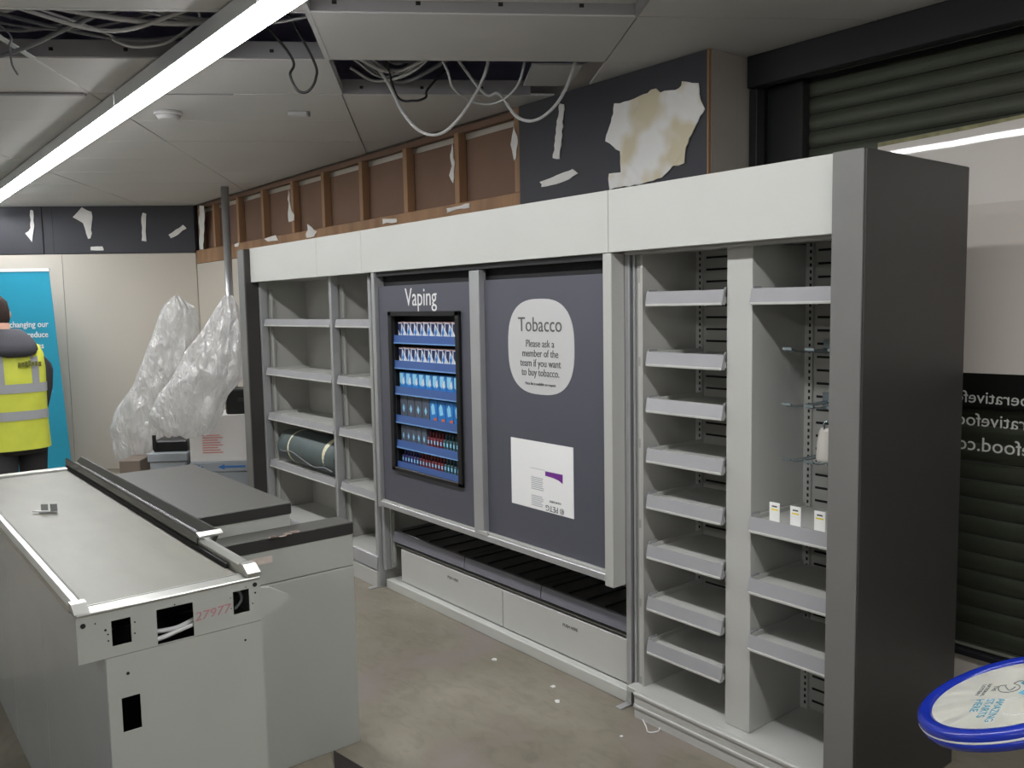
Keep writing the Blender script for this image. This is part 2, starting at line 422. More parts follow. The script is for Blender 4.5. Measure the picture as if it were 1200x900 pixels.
for (a, b0, b1) in ((A0+2*PA, B0-2*PB, B0-PB-.02), (A0+5*PA, B0-3*PB, B0-2*PB-.3)):     # sagging joint gaps
    gbox(a-.03, a+.004, b0, b1, CEIL-.012, CEIL-.002, 'gap_strip', flange_grey, ce)
gbox(A0+2*PA-.006, A0+2*PA+.004, B0-PB+.35, B0-.55, CEIL-.004, CEIL+.001, 'gap_strip', flange_grey, ce)

# window: dark beam and jambs, glass, poster film, mirrored vinyl lettering, sill
wn = tag(MB().box(XW, back_r.x, YW, YW+.5, CEIL-.12, 2.9).build('window_1', frame_black), kind='structure')
MB().box(XW+.01, back_r.x, YW-.05, YW+.0, CEIL-.135, CEIL+.01, bev=.004).build('head_beam', frame_black, wn)
MB().box(XW+.008, XW+.05, YW-.03, YW+.06, .28, CEIL-.14, bev=.003).build('jamb', frame_black, wn)
MB().box(XW+.05, XW+.235, YW+.05, YW+.13, .28, CEIL-.12, bev=.004).build('shutter_guide', frame_black, wn)
MB().box(XW, back_r.x, YW, YW+.3, 0, .262).build('sill_wall', plaster_cream, wn)
MB().box(XW+.008, back_r.x, YW-.03, YW+.02, .262, .285, bev=.003).build('sill_bar', frame_black, wn)
def glass_mat():
    m = bpy.data.materials.new('window_glass'); m.use_nodes = True; nt = m.node_tree
    for n in list(nt.nodes): nt.nodes.remove(n)
    o = nt.nodes.new('ShaderNodeOutputMaterial'); mx = nt.nodes.new('ShaderNodeMixShader')
    tr = nt.nodes.new('ShaderNodeBsdfTransparent'); gl = nt.nodes.new('ShaderNodeBsdfGlossy'); gl.inputs['Roughness'].default_value = .02
    tr.inputs[0].default_value = (.93, .95, .93, 1)
    fr = nt.nodes.new('ShaderNodeFresnel'); fr.inputs[0].default_value = 1.25
    nt.links.new(fr.outputs[0], mx.inputs[0]); nt.links.new(tr.outputs[0], mx.inputs[1]); nt.links.new(gl.outputs[0], mx.inputs[2]); nt.links.new(mx.outputs[0], o.inputs[0])
    return m
gp = MB().box(XW+.05, 3.0, YW+.012, YW+.018, .285, CEIL-.13).build('glass_pane', glass_mat(), wn)
for v in gp.data.vertices: v.co.y += (v.co.z-1.4)*.014      # the pane leans out a little
# roller shutter outside the glass, slat by slat
rs = thing('roller_shutter', 'closed olive grey roller shutter of curved slats outside the window', 'shutter', (0, YW+.09, .2))
prof = []
for k in range(7):
    t = k/6; prof.append((YW+.108-.008*math.sin(PI*t)**.7, t*.069))
prof += [(YW+.118, .069), (YW+.118, 0)]
slat_me = None; z = .2
while z < CEIL-.13:
    if slat_me is None:
        s = MB().prism(prof, 0, XW+.2, 3.0).build('slat', shutter_m, rs); slat_me = s.data
    else:
        s = bpy.data.objects.new('slat', slat_me); COL.objects.link(s); s.parent = rs
    s.matrix_parent_inverse = Matrix.Translation((0, -(YW+.09), -.2)); s.location = (0, 0, z); z += .0735
# poster film stuck to the glass
def film_mat():
    m = mat('poster_film', rgb(222, 214, 206), .022, bump=.0, spec=.55)
    nt = m.node_tree; b = nt.nodes['Principled BSDF']; tc = nt.nodes.new('ShaderNodeTexCoord'); n = nt.nodes.new('ShaderNodeTexNoise')
    n.inputs['Scale'].default_value = 2.2; n.inputs['Detail'].default_value = .5
    bp = nt.nodes.new('ShaderNodeBump'); bp.inputs['Strength'].default_value = .13; bp.inputs['Distance'].default_value = .02
    nt.links.new(tc.outputs['Object'], n.inputs['Vector']); nt.links.new(n.outputs['Fac'], bp.inputs['Height']); nt.links.new(bp.outputs[0], b.inputs['Normal'])
    return m
def film_upper():
    m = MATS['poster_film'].copy(); m.name = 'poster_film_upper'; m.node_tree.nodes['Principled BSDF'].inputs['Base Color'].default_value = (*rgb(234, 228, 221), 1); return m
PX0 = at(1028, 160, 1, YW+.01).x
pf = tag(MB().prism([(PX0, 2.287), (-1.55, 2.295), (-.4, 2.33), (-.4, 1.372), (PX0, 1.36)], 1, YW+.006, YW+.0115).build('window_poster', film_mat()),
         'pale grey poster backing stuck on the window beside the dark end panel', 'poster')
MB().prism([(PX0, 2.0), (-.4, 1.993), (-.4, 2.325), (-1.55, 2.29), (PX0, 2.282)], 1, YW+.0045, YW+.0062).build('pale_upper_band', film_upper(), pf)  # paler band across the top of the poster
MB().prism([(PX0, 2.286), (-1.55, 2.294), (-1.2, 2.306), (-1.2, 2.296), (-1.5, 2.28), (PX0, 2.27)], 1, YW+.003, YW+.0048).build('torn_edge', mat('torn_edge_olive', rgb(150, 146, 110), .8, var=.3, vscale=30), pf)
for o_ in [pf]+list(pf.children):
    for v in o_.data.vertices: v.co.y += (v.co.z-1.4)*.014
vinyl = tag(MB().box(PX0, -.35, YW+.007, YW+.0115, 1.235, 1.368).build('window_vinyl', mat('black_vinyl', rgb(20, 20, 18), .3)), 'dark vinyl band with mirrored white web address lettering on the window', 'window sign')
letter = mat('vinyl_letter_grey', rgb(215, 215, 210), .5)
# mirrored: the words read from outside, so they run towards -X
def mirror_text(prefix, rest, px, py, size):
    """the prefix ends at pixel px on the glass; the rest runs on behind the end panel"""
    a = text('tmp', prefix, size, letter, (0, 0, 0), (1, 0, 0), (0, 0, 1), None, align='LEFT')
    wd = max(v.co.x for v in a.data.vertices); bpy.data.objects.remove(a)
    p = at(px, py, 1, YW+.004)
    text('lettering', prefix+rest, size, letter, (p.x+wd, YW+.0052, p.z), (-1, 0, 0), (0, 0, 1), vinyl, align='LEFT', thick=.0008)

# ------------------------------------------------------------------ strip lights
LENS = mat('light_diffuser', rgb(255, 255, 255), .5, emit=(.985, .99, 1.0), estr=STRIP_RADIANCE)
housing = mat('light_housing', rgb(215, 218, 222), .4)
def strip_light(label, y, z, x0, x1, n, group=None):
    t = thing('strip_light', label, 'light', ((x0+x1)/2, y, z+.07))
    L = (x1-x0)/n
    for i in range(n):
        a = x0+i*L; b = a+L-.003
        h = MB().prism([(y-.062, z+.01), (y-.062, z+.075), (y+.062, z+.075), (y+.062, z+.01), (y+.056, z+.01), (y+.056, z+.06), (y-.056, z+.06), (y-.056, z+.01)], 0, a, b).build('housing', housing, t)
        MB().prism([(y-.055, z+.012), (y-.05, z), (y+.05, z), (y+.055, z+.012)], 0, a+.004, b-.004).build('diffuser', LENS, h)
    return t
strip_light('long bright white strip light under the ceiling running beside the gantry', 1.27, 2.668, -10.1, 2.6, 7)
strip_light('added white strip light for fill, unseen on the ceiling behind the viewer', -2.0, 2.668, -1.3, 2.1, 2)  # unseen lamp added as fill from behind the camera
strip_light('added white strip light for fill, unseen over the left side of the shop', -2.0, 2.668, -7.6, -5.0, 2)  # unseen lamp added as fill, placed clear of the poster's reflection

# smoke detector, sensor
p = at(197, 131, 2, CEIL)
sd = thing('smoke_detector', 'round white smoke detector on the ceiling beside the strip light', 'detector', (p.x, p.y, CEIL-.03))
MB().cyl((p.x, p.y, CEIL), (p.x, p.y, CEIL-.02), .075, .075, 24).build('base', grid_white, sd)
MB().cyl((p.x, p.y, CEIL-.02), (p.x, p.y, CEIL-.045), .068, .05, 24).build('cover', grid_white, sd)
p = at(349, 131, 2, CEIL)
se = thing('ceiling_sensor', 'small white rectangular sensor on the ceiling above the timber studs', 'sensor', (p.x, p.y, CEIL-.03))
Mz = Matrix.Translation((p.x, p.y, 0)) @ Matrix.Rotation(ROTG, 4, 'Z')
MB().box(-.055, .055, -.02, .02, CEIL-.028, CEIL, bev=.006, M=Mz).build('case', grid_white, se)
MB().box(.055, .066, -.018, .018, CEIL-.024, CEIL, bev=.002, M=Mz).build('end_cap', cable_grey, se)

# cables
def cable(label, pts, r, m, group=None):
    o = MB().tube(smooth_path(pts, 8), r, 6).build('cable', m)
    return tag(o, label, 'cable', group)
def hang(px, py, a, ztop=None): return at_a(px, py, a)
cable('white cable looping lowest from the opening in front of the timber studs', [ab(4.35, -.35, 2.95), at_a(450, 90, 4.40), at_a(473, 133, 4.35), at_a(495, 155, 4.3), at_a(520, 155, 4.25), at_a(548, 125, 4.2), at_a(571, 77, 4.15), ab(4.15, .3, 3.0)], .008, cable_white)
cable('white cable looping from the ceiling opening beside the dark board', [ab(4.3, .05, 3.0), at_a(565, 107, 4.45), at_a(585, 110, 4.3), at_a(606, 137, 4.2), at_a(630, 140, 4.15), at_a(655, 118, 4.12), at_a(672, 79, 4.1), ab(4.1, .75, 3.0)], .008, cable_white)
cable('thin white cable hanging in a shallow loop in the middle of the opening', [ab(4.2, .0, 2.98), at_a(523, 80, 4.15), at_a(531, 103, 4.2), at_a(553, 119, 4.3), at_a(580, 121, 4.3), at_a(603, 105, 4.2), at_a(614, 77, 4.15), ab(4.15, .5, 3.0)], .006, cable_white)
cable('black cable loop hanging below the ceiling left of the opening', [ab(3.8, -.75, 2.95), at_a(341, 66, 3.9), at_a(340, 88, 3.9), at_a(349, 106, 3.9), at_a(361, 107, 3.9), at_a(370, 92, 3.9), at_a(367, 70, 3.9), ab(3.8, -.6, 2.95)], .006, cable_black)
cable('short black cable tail lying on the edge of the ceiling opening', [ab(4.3, -.2, 2.9), at_a(465, 112, 4.5), at_a(485, 118, 4.45), at_a(499, 114, 4.45), at_a(501, 105, 4.5), ab(4.5, .1, 2.85)], .006, cable_black)
cable('thin dark cable end dangling from the ceiling at the left edge', [ab(3.6, -1.95, 2.98), at_a(3, 32, 3.7), at_a(11, 55, 3.7), at_a(14, 75, 3.7), at_a(21, 88, 3.7)], .004, cable_grey)
GL1 = 'grey cable bundled above the opening over the strip light'
rc = random.Random(5)
for k in range(18):
    b0 = rc.uniform(-2.6, -1.3); b1 = b0+rc.uniform(.5, 1.3); z0 = rc.uniform(2.82, 3.05)
    a0 = rc.uniform(3.5, 3.85)
    cable(GL1, [ab(a0-.1, b0-.4, z0+.08), ab(a0, b0, z0), ab(a0+.1, (b0+b1)/2, z0-rc.uniform(.02, .14)), ab(a0+rc.uniform(-.1, .08), b1, z0+.02), ab(a0-.06, b1+.5, z0+.12)], rc.choice([.006, .009, .012]), rc.choice([cable_grey, cable_grey, cable_white]), 'cables above the ceiling')
GL2 = 'pale cable coiled inside the ceiling opening over the studs'
for k in range(11):
    b0 = -.38+rc.uniform(0, .12); z0 = rc.uniform(2.80, 2.95)
    cable(GL2, [ab(4.3+rc.uniform(-.1, .2), b0, z0), ab(4.45+rc.uniform(-.1, .1), b0+.12, z0-.04), ab(4.35+rc.uniform(-.15, .15), b0+rc.uniform(.2, .35), z0-rc.uniform(-.02, .06)), ab(4.2+rc.uniform(-.1, .1), b0+rc.uniform(.3, .6), z0+rc.uniform(.05, .15)), ab(4.1, b0+.6, 3.1)], rc.choice([.005, .007, .01]), rc.choice([cable_white, cable_grey, cable_white]), 'cables coiled in the smaller opening')
cable('white cable sagging across the large ceiling opening', [ab(3.5, -1.9, 2.95), at_a(110, 33, 3.8), at_a(135, 48, 3.8), at_a(160, 55, 3.8), at_a(195, 50, 3.8), at_a(222, 32, 3.8), at_a(233, 16, 3.75), ab(3.6, -1.0, 3.0)], .006, cable_white)
gbox(4.12, 4.5, .50, .74, 2.775, 2.785, 'loose_board', tile_white, ce)
# steel pole in the far corner
tag(MB().cyl((-7.62, 2.86, 0), (-7.62, 2.86, CEIL-.003), .034, n=16).build('pole', mat('galvanised', rgb(170, 172, 174), .35, metal=.6, var=.08, vscale=6)), 'upright galvanised steel pole in the far corner by the plastic sheets', 'pole')

# ------------------------------------------------------------------ gantry
YF = 2.41; ZT = 2.09; ZB = 1.85; YBK = 2.83
def end_panel(label, x0, x1, inner_right):
    t = thing('end_panel', label, 'panel', ((x0+x1)/2, 2.7, 0))
    MB().box(x0, x1, 2.371, 3.03, 0, 2.086, bev=.003).build('board', charcoal, t)
    MB().box(x0+.001, x1-.004, 2.364, 2.3705, .001, 2.085, bev=.0015).build('front_edge', charcoal_edge, t)
    return t
end_panel('tall charcoal end panel closing the right end of the gantry', -1.421, -1.317, 0)
end_panel('tall charcoal end panel at the far left end beside the plastic sheets', -6.117, -6.002, 0)
for a, b, lab in ((-6.0, -4.938, 'leftmost white fascia panel above the wide left shelves'), (-4.936, -4.374, 'short white fascia panel above the narrow left shelves'),
                  (-4.372, -2.402, 'longest white fascia panel above the vaping and tobacco doors'), (-2.40, -1.4215, 'white fascia panel above the right hand shelves')):
    f = thing('fascia_panel', lab, 'fascia', ((a+b)/2, YF, ZB), 'white fascia panels along the gantry top')
    MB().box(a, b, YF, YF+.02, ZB, ZT, bev=.0015).build('face_board', white_panel, f)
    MB().box(a, b, YF+.02, YF+.07, ZB+.004, ZB+.022).build('bottom_return', grey_metal, f)
    MB().box(a+.05, b-.05, YF+.021, YBK-.03, ZT-.03, ZT-.01).build('top_board', mid_metal, f)

def upright(par, x, y=2.462, w=.03, d=.05, foot=True, top=ZB+.0):
    u = MB().box(x, x+w, y, y+d, .006 if foot else .105, top, bev=.002).build('upright', silver, par)
    if foot: MB().box(x-.004, x+w+.002, y-.062, y+d, 0, .006, bev=.001).build('foot_plate', silver, u)
    return u
def standard(par, x, y0, w=.03, z0=.12, z1=1.8, side='x'):
    """slotted channel, with its long punched slots showing bright"""
    s = MB().box(x, x+.012, y0, y0+w, z0, z1).build('slotted_channel', mid_metal, par)
    z = z0+.03
    mb = MB()
    while z < z1-.05:
        zz = min(z+.30, z1-.02); mb.box(x+.012, x+.0135, y0+w*.32, y0+w*.7, z, zz); z += .325
    mb.build('slots', grey_metal, s)
    return s
def shelf(par, x0, x1, y0, y1, z, rail='clear', h=.045):
    s = MB().box(x0, x1, y0+.014, y1, z-.022, z-.012).box(x0, x1, y0+.014, y0+.022, z-h+.006, z-.012).box(x0, x0+.006, y0+.02, y1, z-.012, z+.004).box(x1-.006, x1, y0+.02, y1, z-.012, z+.004).build('shelf', grey_metal, par)
    r = MB().prism([(y0+.014, z), (y0+.006, z+.004), (y0-.004, z-h+.008), (y0, z-h), (y0+.014, z-h)], 0, x0, x1).build('ticket_rail', rail_plastic, s)
    MB().box(x0+.002, x1-.002, y0-.006, y0+.001, z-h-.002, z-h+.008, bev=.002).build('rail_lip', grey_metal, r)
    for xx in (x0, x1-.004): MB().box(xx, xx+.004, y0+.012, y0+.06, z-.02, z+.012).build('rail_end', rail_plastic, s)
    return s
def slot_back(par, x0, x1, y, z0, z1, pitch=.0483, strip=.03, slots=True):
    b = MB().box(x0, x1, y, y+.01, z0, z1).build('back_panel', back_metal, par)
    if slots:
        mb = MB(); z = z0+.03
        while z < z1-.03: mb.box(x0+strip+.012, x1-strip-.012, y-.0012, y, z, z+.0085); z += pitch
        q = mb.build('slots', dark_slot, b); q['kind'] = 'stuff'
        for xx in (x0, x1-strip):
            s = MB().box(xx, xx+strip, y-.014, y-.0005, z0, z1).build('slotted_standard', grey_metal, b)
            mb = MB(); z = z0+.02
            while z < z1-.02: mb.box(xx+strip*.55, xx+strip*.8, y-.015, y-.0138, z, z+.012); z += .0242
            q = mb.build('slots', dark_slot, s); q['kind'] = 'stuff'
    return b
def left_bay(label, x0, x1, shelves, low):
    t = thing('shelving_bay', label, 'shelving', ((x0+x1)/2, 2.65, 0))
    upright(t, x0+.005, foot=False, top=ZB-.0); 
    MB().box(x0+.004, x0+.012, 2.514, YBK, 0, 1.9).build('side_panel', back_metal, t)
    standard(t, x0+.028, 2.525, z0=.2)
    MB().box(x1-.012, x1-.004, 2.514, YBK, 0, 1.9).build('side_panel', back_metal, t)
    slot_back(t, x0+.012, x1-.012, YBK-.01, .1, 1.9, slots=False)
    MB().box(x0+.012, x1-.012, 2.5, YBK-.01, 1.86, 1.87).build('top_panel', mid_metal, t)
    for z in shelves: shelf(t, x0+.055, x1-.016, 2.475, YBK-.02, z)
    MB().box(x0+.03, x1-.016, 2.47, YBK-.012, .165, .187, bev=.002).build('base_shelf', grey_metal, t)
    MB().prism([(2.462, .187), (2.456, .182), (2.448, .108), (2.462, .1)], 0, x0+.036, x1-.004).build('ticket_rail', rail_plastic, t)
    MB().box(x0+.036, x1-.004, 2.448, 2.475, .0, .098, bev=.002).build('plinth', grey_metal, t)
    return t
left_bay('wide grey shelving bay at the left holding the rolled mat', -6.0, -4.905, [1.582, 1.23, .905, .56], .187)
t2 = left_bay('narrow empty grey shelving bay between the rolled mat and the vaping door', -4.9, -4.375, [1.582, 1.23, .905, .56], .187)
upright(t2, -4.405, foot=True)

# centre cabinet
cab = thing('tobacco_cabinet', 'slate cabinet with vaping display and tobacco sliding door over white drawers', 'cabinet', (-3.37, 2.62, 0))
XL, XR = -4.37, -2.345
upright(cab, -4.368, y=2.486, foot=False); u = upright(cab, -2.388, y=2.486, foot=True, w=.026)
MB().box(XL, XR+.02, YBK-.01, YBK, .1, 1.9).build('back_panel', back_metal, cab)
standard(cab, -4.33, 2.52, z0=.12, z1=.55)
MB().box(-4.34, -2.40, 2.43, 2.485, ZB-.025, ZB).build('top_track', black, cab)
MB().box(-4.262, -2.40, 2.475, 2.482, 1.74, ZB-.02).build('track_backing', black_matt, cab)
MB().box(-4.275, -2.40, 2.415, 2.486, .522, .552, bev=.002).build('bottom_rail', silver, cab)
MB().box(-4.275, -2.40, 2.424, 2.48, .5525, .560).build('rail_channel', grey_metal, cab)
MB().box(-4.275, -4.242, 2.413, 2.487, .515, ZB-.001, bev=.002).build('frame_post', silver, cab)
MB().box(-2.436, -2.388, 2.413, 2.487, .505, ZB-.001, bev=.002).build('frame_post', grey_metal, cab)
# vaping door: slate sheet with a real window cut in, tray display inside
VX0, VX1, VZ0, VZ1 = -4.115, -3.44, .75, 1.63
vd = MB().plate(1, 2.436, -.016, -4.235, -3.34, .562, 1.77, [(VX0+.015, VX1-.015, VZ0+.015, VZ1-.015)]).build('vaping_door', slate, cab)
fr = MB()
fr.box(VX0, VX1, 2.418, 2.436, VZ1-.025, VZ1, bev=.003).box(VX0, VX1, 2.418, 2.436, VZ0, VZ0+.022, bev=.003).box(VX0, VX0+.036, 2.418, 2.436, VZ0, VZ1, bev=.003).box(VX1-.034, VX1, 2.418, 2.436, VZ0, VZ1, bev=.003)
fr.build('display_frame', black, vd)
bx = MB(); bx.box(VX0+.015, VX1-.015, 2.5, 2.506, VZ0+.015, VZ1-.015)
bx.box(VX0+.015, VX1-.015, 2.452, 2.506, VZ1-.02, VZ1-.015).box(VX0+.015, VX1-.015, 2.452, 2.506, VZ0+.015, VZ0+.02).box(VX0+.015, VX0+.02, 2.452, 2.506, VZ0+.015, VZ1-.015).box(VX1-.02, VX1-.015, 2.452, 2.506, VZ0+.015, VZ1-.015)
bx.build('display_box', black_matt, vd)
tr_tops = [1.502, 1.364, 1.222, 1.064, .925, .805]
for z in tr_tops:
    ty = MB().box(VX0+.03, VX1-.036, 2.44, 2.499, z-.043, z-.038).build('display_tray', black, vd)
    MB().prism([(2.44, z-.002), (2.436, z), (2.432, z-.042), (2.44, z-.042)], 0, VX0+.022, VX1-.036).build('tray_front', blue_tray, ty)
    MB().box(VX0+.022, VX1-.036, 2.4308, 2.4322, z-.046, z-.040).build('tray_lip', pale_blue, ty)
MB().box(-3.338, -3.262, 2.413, 2.46, .545, ZB-.03, bev=.003).build('meeting_stile', silver, cab)
MB().box(-3.30, -3.235, 2.412, 2.424, .548, .57, bev=.002).build('door_stop', grey_metal, cab)
td = MB().box(-3.262, -2.437, 2.446, 2.462, .562, 1.772, bev=.001).build('tobacco_door', slate, cab)
text('lettering', 'Vaping', .135, white_ink, (-3.80, 2.4345, 1.66), (1, 0, 0), (0, 0, 1), vd, xs=.84)
# tobacco sign: rounded blob
def super_outline(cx, cz, rx, rz, n=2.7, k=64):
    o = []
    for i in range(k):
        t = 2*PI*i/k; c, s = math.cos(t), math.sin(t)
        o.append((cx+rx*math.copysign(abs(c)**(2/n), c), cz+rz*math.copysign(abs(s)**(2/n), s)))
    return o
YS = 2.446; k_ = YS/2.41
def door_pt(px, py): return at(px, py, 1, YS)
c0 = door_pt(596, 405).x; c1 = door_pt(673.5, 405).x; zt = door_pt(635, 350).z; zb = door_pt(638, 463).z
sg = MB().prism(super_outline((c0+c1)/2, (zt+zb)/2, (c1-c0)/2, (zt-zb)/2), 1, YS-.002, YS-.0005).build('tobacco_sign', pale_sign, td)
cx = (c0+c1)/2
def sign_line(body, py, size, xs=1.0):
    p = door_pt(635, py); text('lettering', body, size, grey_ink, (cx, YS-.003, p.z), (1, 0, 0), (0, 0, 1), sg, xs=xs)
sign_line('Tobacco', 388.5, .092, .92)
for b_, py in (('Please ask a', 407), ('member of the', 418.5), ('team if you want', 430), ('to buy tobacco.', 441)): sign_line(b_, py, .047, .86)
sign_line('Price list is available on request', 452, .018, .9)
# bright printed sheet
q = [door_pt(*c) for c in ((599, 512), (672, 524.5), (673, 608.5), (599, 588.5))]
px0, px1, pz1, pz0 = q[0].x, q[1].x, q[0].z, q[3].z
sh = MB().box(px0, px1, YS-.0025, YS-.0005, pz0, pz1).build('paper_sheet', paper, td)
W_, H_ = px1-px0, pz1-pz0
def sp(u, v): return (px0+W_*u, YS-.0032, pz1-H_*v)
purple = mat('purple_print', rgb(120, 50, 150), .5); print_grey = mat('grey_print', rgb(190, 190, 196), .6); print_dark = mat('dark_print', rgb(100, 100, 106), .6)
pr = MB(); pts = [sp(.57, .41), sp(.84, .41), sp(.84, .54), sp(.78, .505), sp(.70, .485), sp(.57, .475)]
pr.prism([(p[0], p[2]) for p in pts], 1, YS-.0033, YS-.0026); pr.build('purple_swoosh', purple, sh)
pr = MB()
rr = random.Random(3)
for v in [.53+.028*i for i in range(7)]+[.80+.028*i for i in range(6)]:
    p0 = sp(.34, v); pr.box(p0[0], p0[0]+W_*(.2-rr.uniform(0, .03)), YS-.0031, YS-.0026, p0[2]-.0035, p0[2]+.0005)
p0 = sp(.33, .40); pr.box(p0[0], p0[0]+W_*.23, YS-.0031, YS-.0026, p0[2]-.001, p0[2]+.001)
pr.build('print_lines', print_grey, sh)
text('lettering', '\u00ae PETG', .036, print_dark, (sp(.71, .90)[0], YS-.003, sp(.71, .90)[2]+.0), (-1, 0, 0), (0, 0, -1), sh)
text('lettering', 'CLEAR SHEET', .013, print_dark, (sp(.72, .82)[0], YS-.003, sp(.7, .82)[2]), (-1, 0, 0), (0, 0, -1), sh)
# lower half: plinth ledge, drawers, stock trays
MB().box(XL+.03, -2.39, 2.49, 2.532, .0, .054, bev=.003).build('plinth', white_panel, cab)
MB().box(XL+.03, -2.39, 2.532, YBK-.01, .03, .05).build('base_shelf', grey_metal, cab)
drawer_m = mat('drawer_front', rgb(196, 196, 192), .4, var=.015)
for a, b in ((-4.24, -3.283), (-3.277, -2.39)):
    d = MB().box(a, b, 2.535, 2.551, .056, .246, bev=.0015).build('drawer', drawer_m, cab)
    text('label', 'PUSH HERE', .02, black_matt, ((a+b)/2+.05, 2.5345, .19), (1, 0, 0), (0, 0, 1), d, thick=.0004)
MB().box(-4.30, -2.39, 2.54, YBK-.02, .255, .262).build('drawer_top', mid_metal, cab)
dark_tray = mat('dark_stock_tray', rgb(52, 51, 50), .3, var=.12, vscale=25)
for a, b in ((-4.30, -3.59), (-3.583, -2.975), (-2.968, -2.39)):
    tr = MB().box(a, b, 2.532, YBK-.03, .336, .350, bev=.002).build('stock_tray', dark_tray, cab)
    MB().prism([(2.531, .346), (2.527, .345), (2.521, .285), (2.531, .285)], 0, a, b).build('ticket_rail', mat('shaded_rail', rgb(120, 120, 130), .25), tr)  # rail colour darkened to carry the shade below the doors
    for k in range(5):
        xx = a+(b-a)*(k+.5)/5
        MB().box(xx-.004, xx+.004, 2.54, YBK-.05, .35, .356).build('pusher_rail', black, tr)

# right hand shelving unit
ru = thing('shelving_unit', 'tall grey shelving unit at the right with slotted back and a centre post', 'shelving', (-1.85, 2.65, 0))
RX0, RX1 = -2.29, -1.422
MB().box(-2.345, -2.335, 2.49, 2.55, .1, ZB).build('corner_strip', silver, ru)
MB().box(-2.335, RX0-.02, 2.50, 2.51, .105, ZB+.02).build('corner_panel', mid_metal, ru)
sc = MB().box(-2.325, -2.298, 2.492, 2.50, .105, ZB-.03, bev=.001).build('slotted_channel', mid_metal, ru)
mb = MB(); z = .14
while z < 1.75: mb.box(-2.318, -2.306, 2.4905, 2.4921, z, min(z+.29, 1.8)); z += .325
mb.build('slots', grey_metal, sc)
MB().box(RX0-.012, RX0, 2.485, YBK, .105, 1.9).build('side_panel', back_metal, ru)
MB().box(-2.345, RX1-.001, 2.44, YBK, .085, .105, bev=.002).build('base_shelf', grey_metal, ru)
MB().prism([(2.44, .105), (2.424, .105), (2.419, .100), (2.419, .092), (2.424, .088), (2.424, .055), (2.419, .052), (2.419, .044), (2.425, .041), (2.425, .0), (2.44, .0)], 0, RX0+.003, RX1-.001).build('plinth', grey_metal, ru)
PX, PW = -1.892, .107
post = MB().box(PX, PX+PW, 2.486, YBK-.01, .106, ZB+.0, bev=.002).build('centre_post', grey_metal, ru)
slot_back(ru, RX0, PX, YBK-.01, .106, 1.88)
slot_back(ru, PX+PW, RX1-.002, YBK-.01, .106, 1.88)
MB().box(RX0, RX1, 2.47, YBK, 1.856, 1.87).build('top_panel', mid_metal, ru)
MB().box(-2.345, RX1-.001, 2.44, 2.5, ZB-.012, ZB+.003, bev=.002).build('top_rail', mid_metal, ru)
for i, z in enumerate((1.69, 1.46, 1.28, 1.083, .9, .7, .49, .312)): shelf(ru, RX0+.002+.03, PX-.004, 2.468, YBK-.03, z, h=.05)
for z in (1.69, .9, .68, .475): shelf(ru, PX+PW+.004, RX1-.006, 2.468, YBK-.03, z, h=.05)
# price cards on the right shelf
card_m = mat('price_card', rgb(246, 246, 244), .5); yel = mat('yellow_stripe', rgb(245, 225, 60), .5)
for i, ((x, y), pos) in enumerate((((907.5, 610), 'leftmost'), ((932, 615), 'middle'), ((960.5, 621), 'rightmost'))):
    p = at(x, y, 1, 2.482)
    c = thing('price_card', 'white price card with yellow stripe, %s of three on the right shelf' % pos, 'card', (p.x, 2.482, .9), 'price cards on the shelf edge')
    MB().box(p.x-.02, p.x+.02, 2.4815, 2.4835, .885, .967, bev=.0005).build('card', card_m, c)
    MB().box(p.x-.013, p.x+.013, 2.481, 2.4815, .94, .945).build('stripe', yel, c)
    MB().box(p.x-.01, p.x+.01, 2.481, 2.4815, .951, .956).build('print', grey_ink, c)
# wire display hooks in the right column
chrome = mat('chrome_wire', rgb(190, 205, 212), .15, metal=.9)
for r_, (px, py) in enumerate(((923, 409), (922, 474), (922, 538))):
    p0 = at(px, py, 1, 2.56)
    for k in range(4):
        x = p0.x+.085*k; z = p0.z
        if x > RX1-.03: break
        h = thing('display_hook', 'twin wire display hook on the slotted back, %s row, number %s from the post' % (('top', 'middle', 'lowest')[r_], ('first', 'second', 'third', 'fourth')[k]), 'hook', (x, 2.81, z), 'wire hooks in the right column')
        MB().box(x-.018, x+.018, 2.808, 2.8185, z-.03, z+.022, bev=.002).build('backplate', chrome, h)
        for dx in (-.013, .013): MB().tube(smooth_path([(x+dx, 2.81, z-.012), (x+dx, 2.7, z-.014), (x+dx, 2.6, z-.01), (x+dx, 2.56, z)], 3), .0035, 6).build('prong', chrome, h)
        MB().box(x-.018, x+.018, 2.556, 2.559, z-.004, z+.006, bev=.001).build('tip', chrome, h)
p = at(966, 527, 1, 2.66)
pk = thing('white_pouch', 'small white plastic pouch hanging on a hook in the right column', 'pouch', (p.x, 2.66, p.z))
MB().loft([[(p.x+.028*s_*math.cos(t), 2.66+.012*s_*math.sin(t)*q_, p.z+dz) for t in [2*PI*i/14 for i in range(14)]] for dz, s_, q_ in ((.075, .5, .3), (.06, .8, .6), (.02, 1, 1.2), (-.03, 1.05, 1.5), (-.05, .9, .6))]).build('pouch', mat('pouch_white', rgb(225, 220, 212), .35), pk)
MB().tube(smooth_path([(p.x, 2.66, p.z+.07), (p.x, 2.66, p.z+.095), (p.x+.03, 2.68, p.z+.1)], 4), .004).build('hook_eye', chrome, pk)

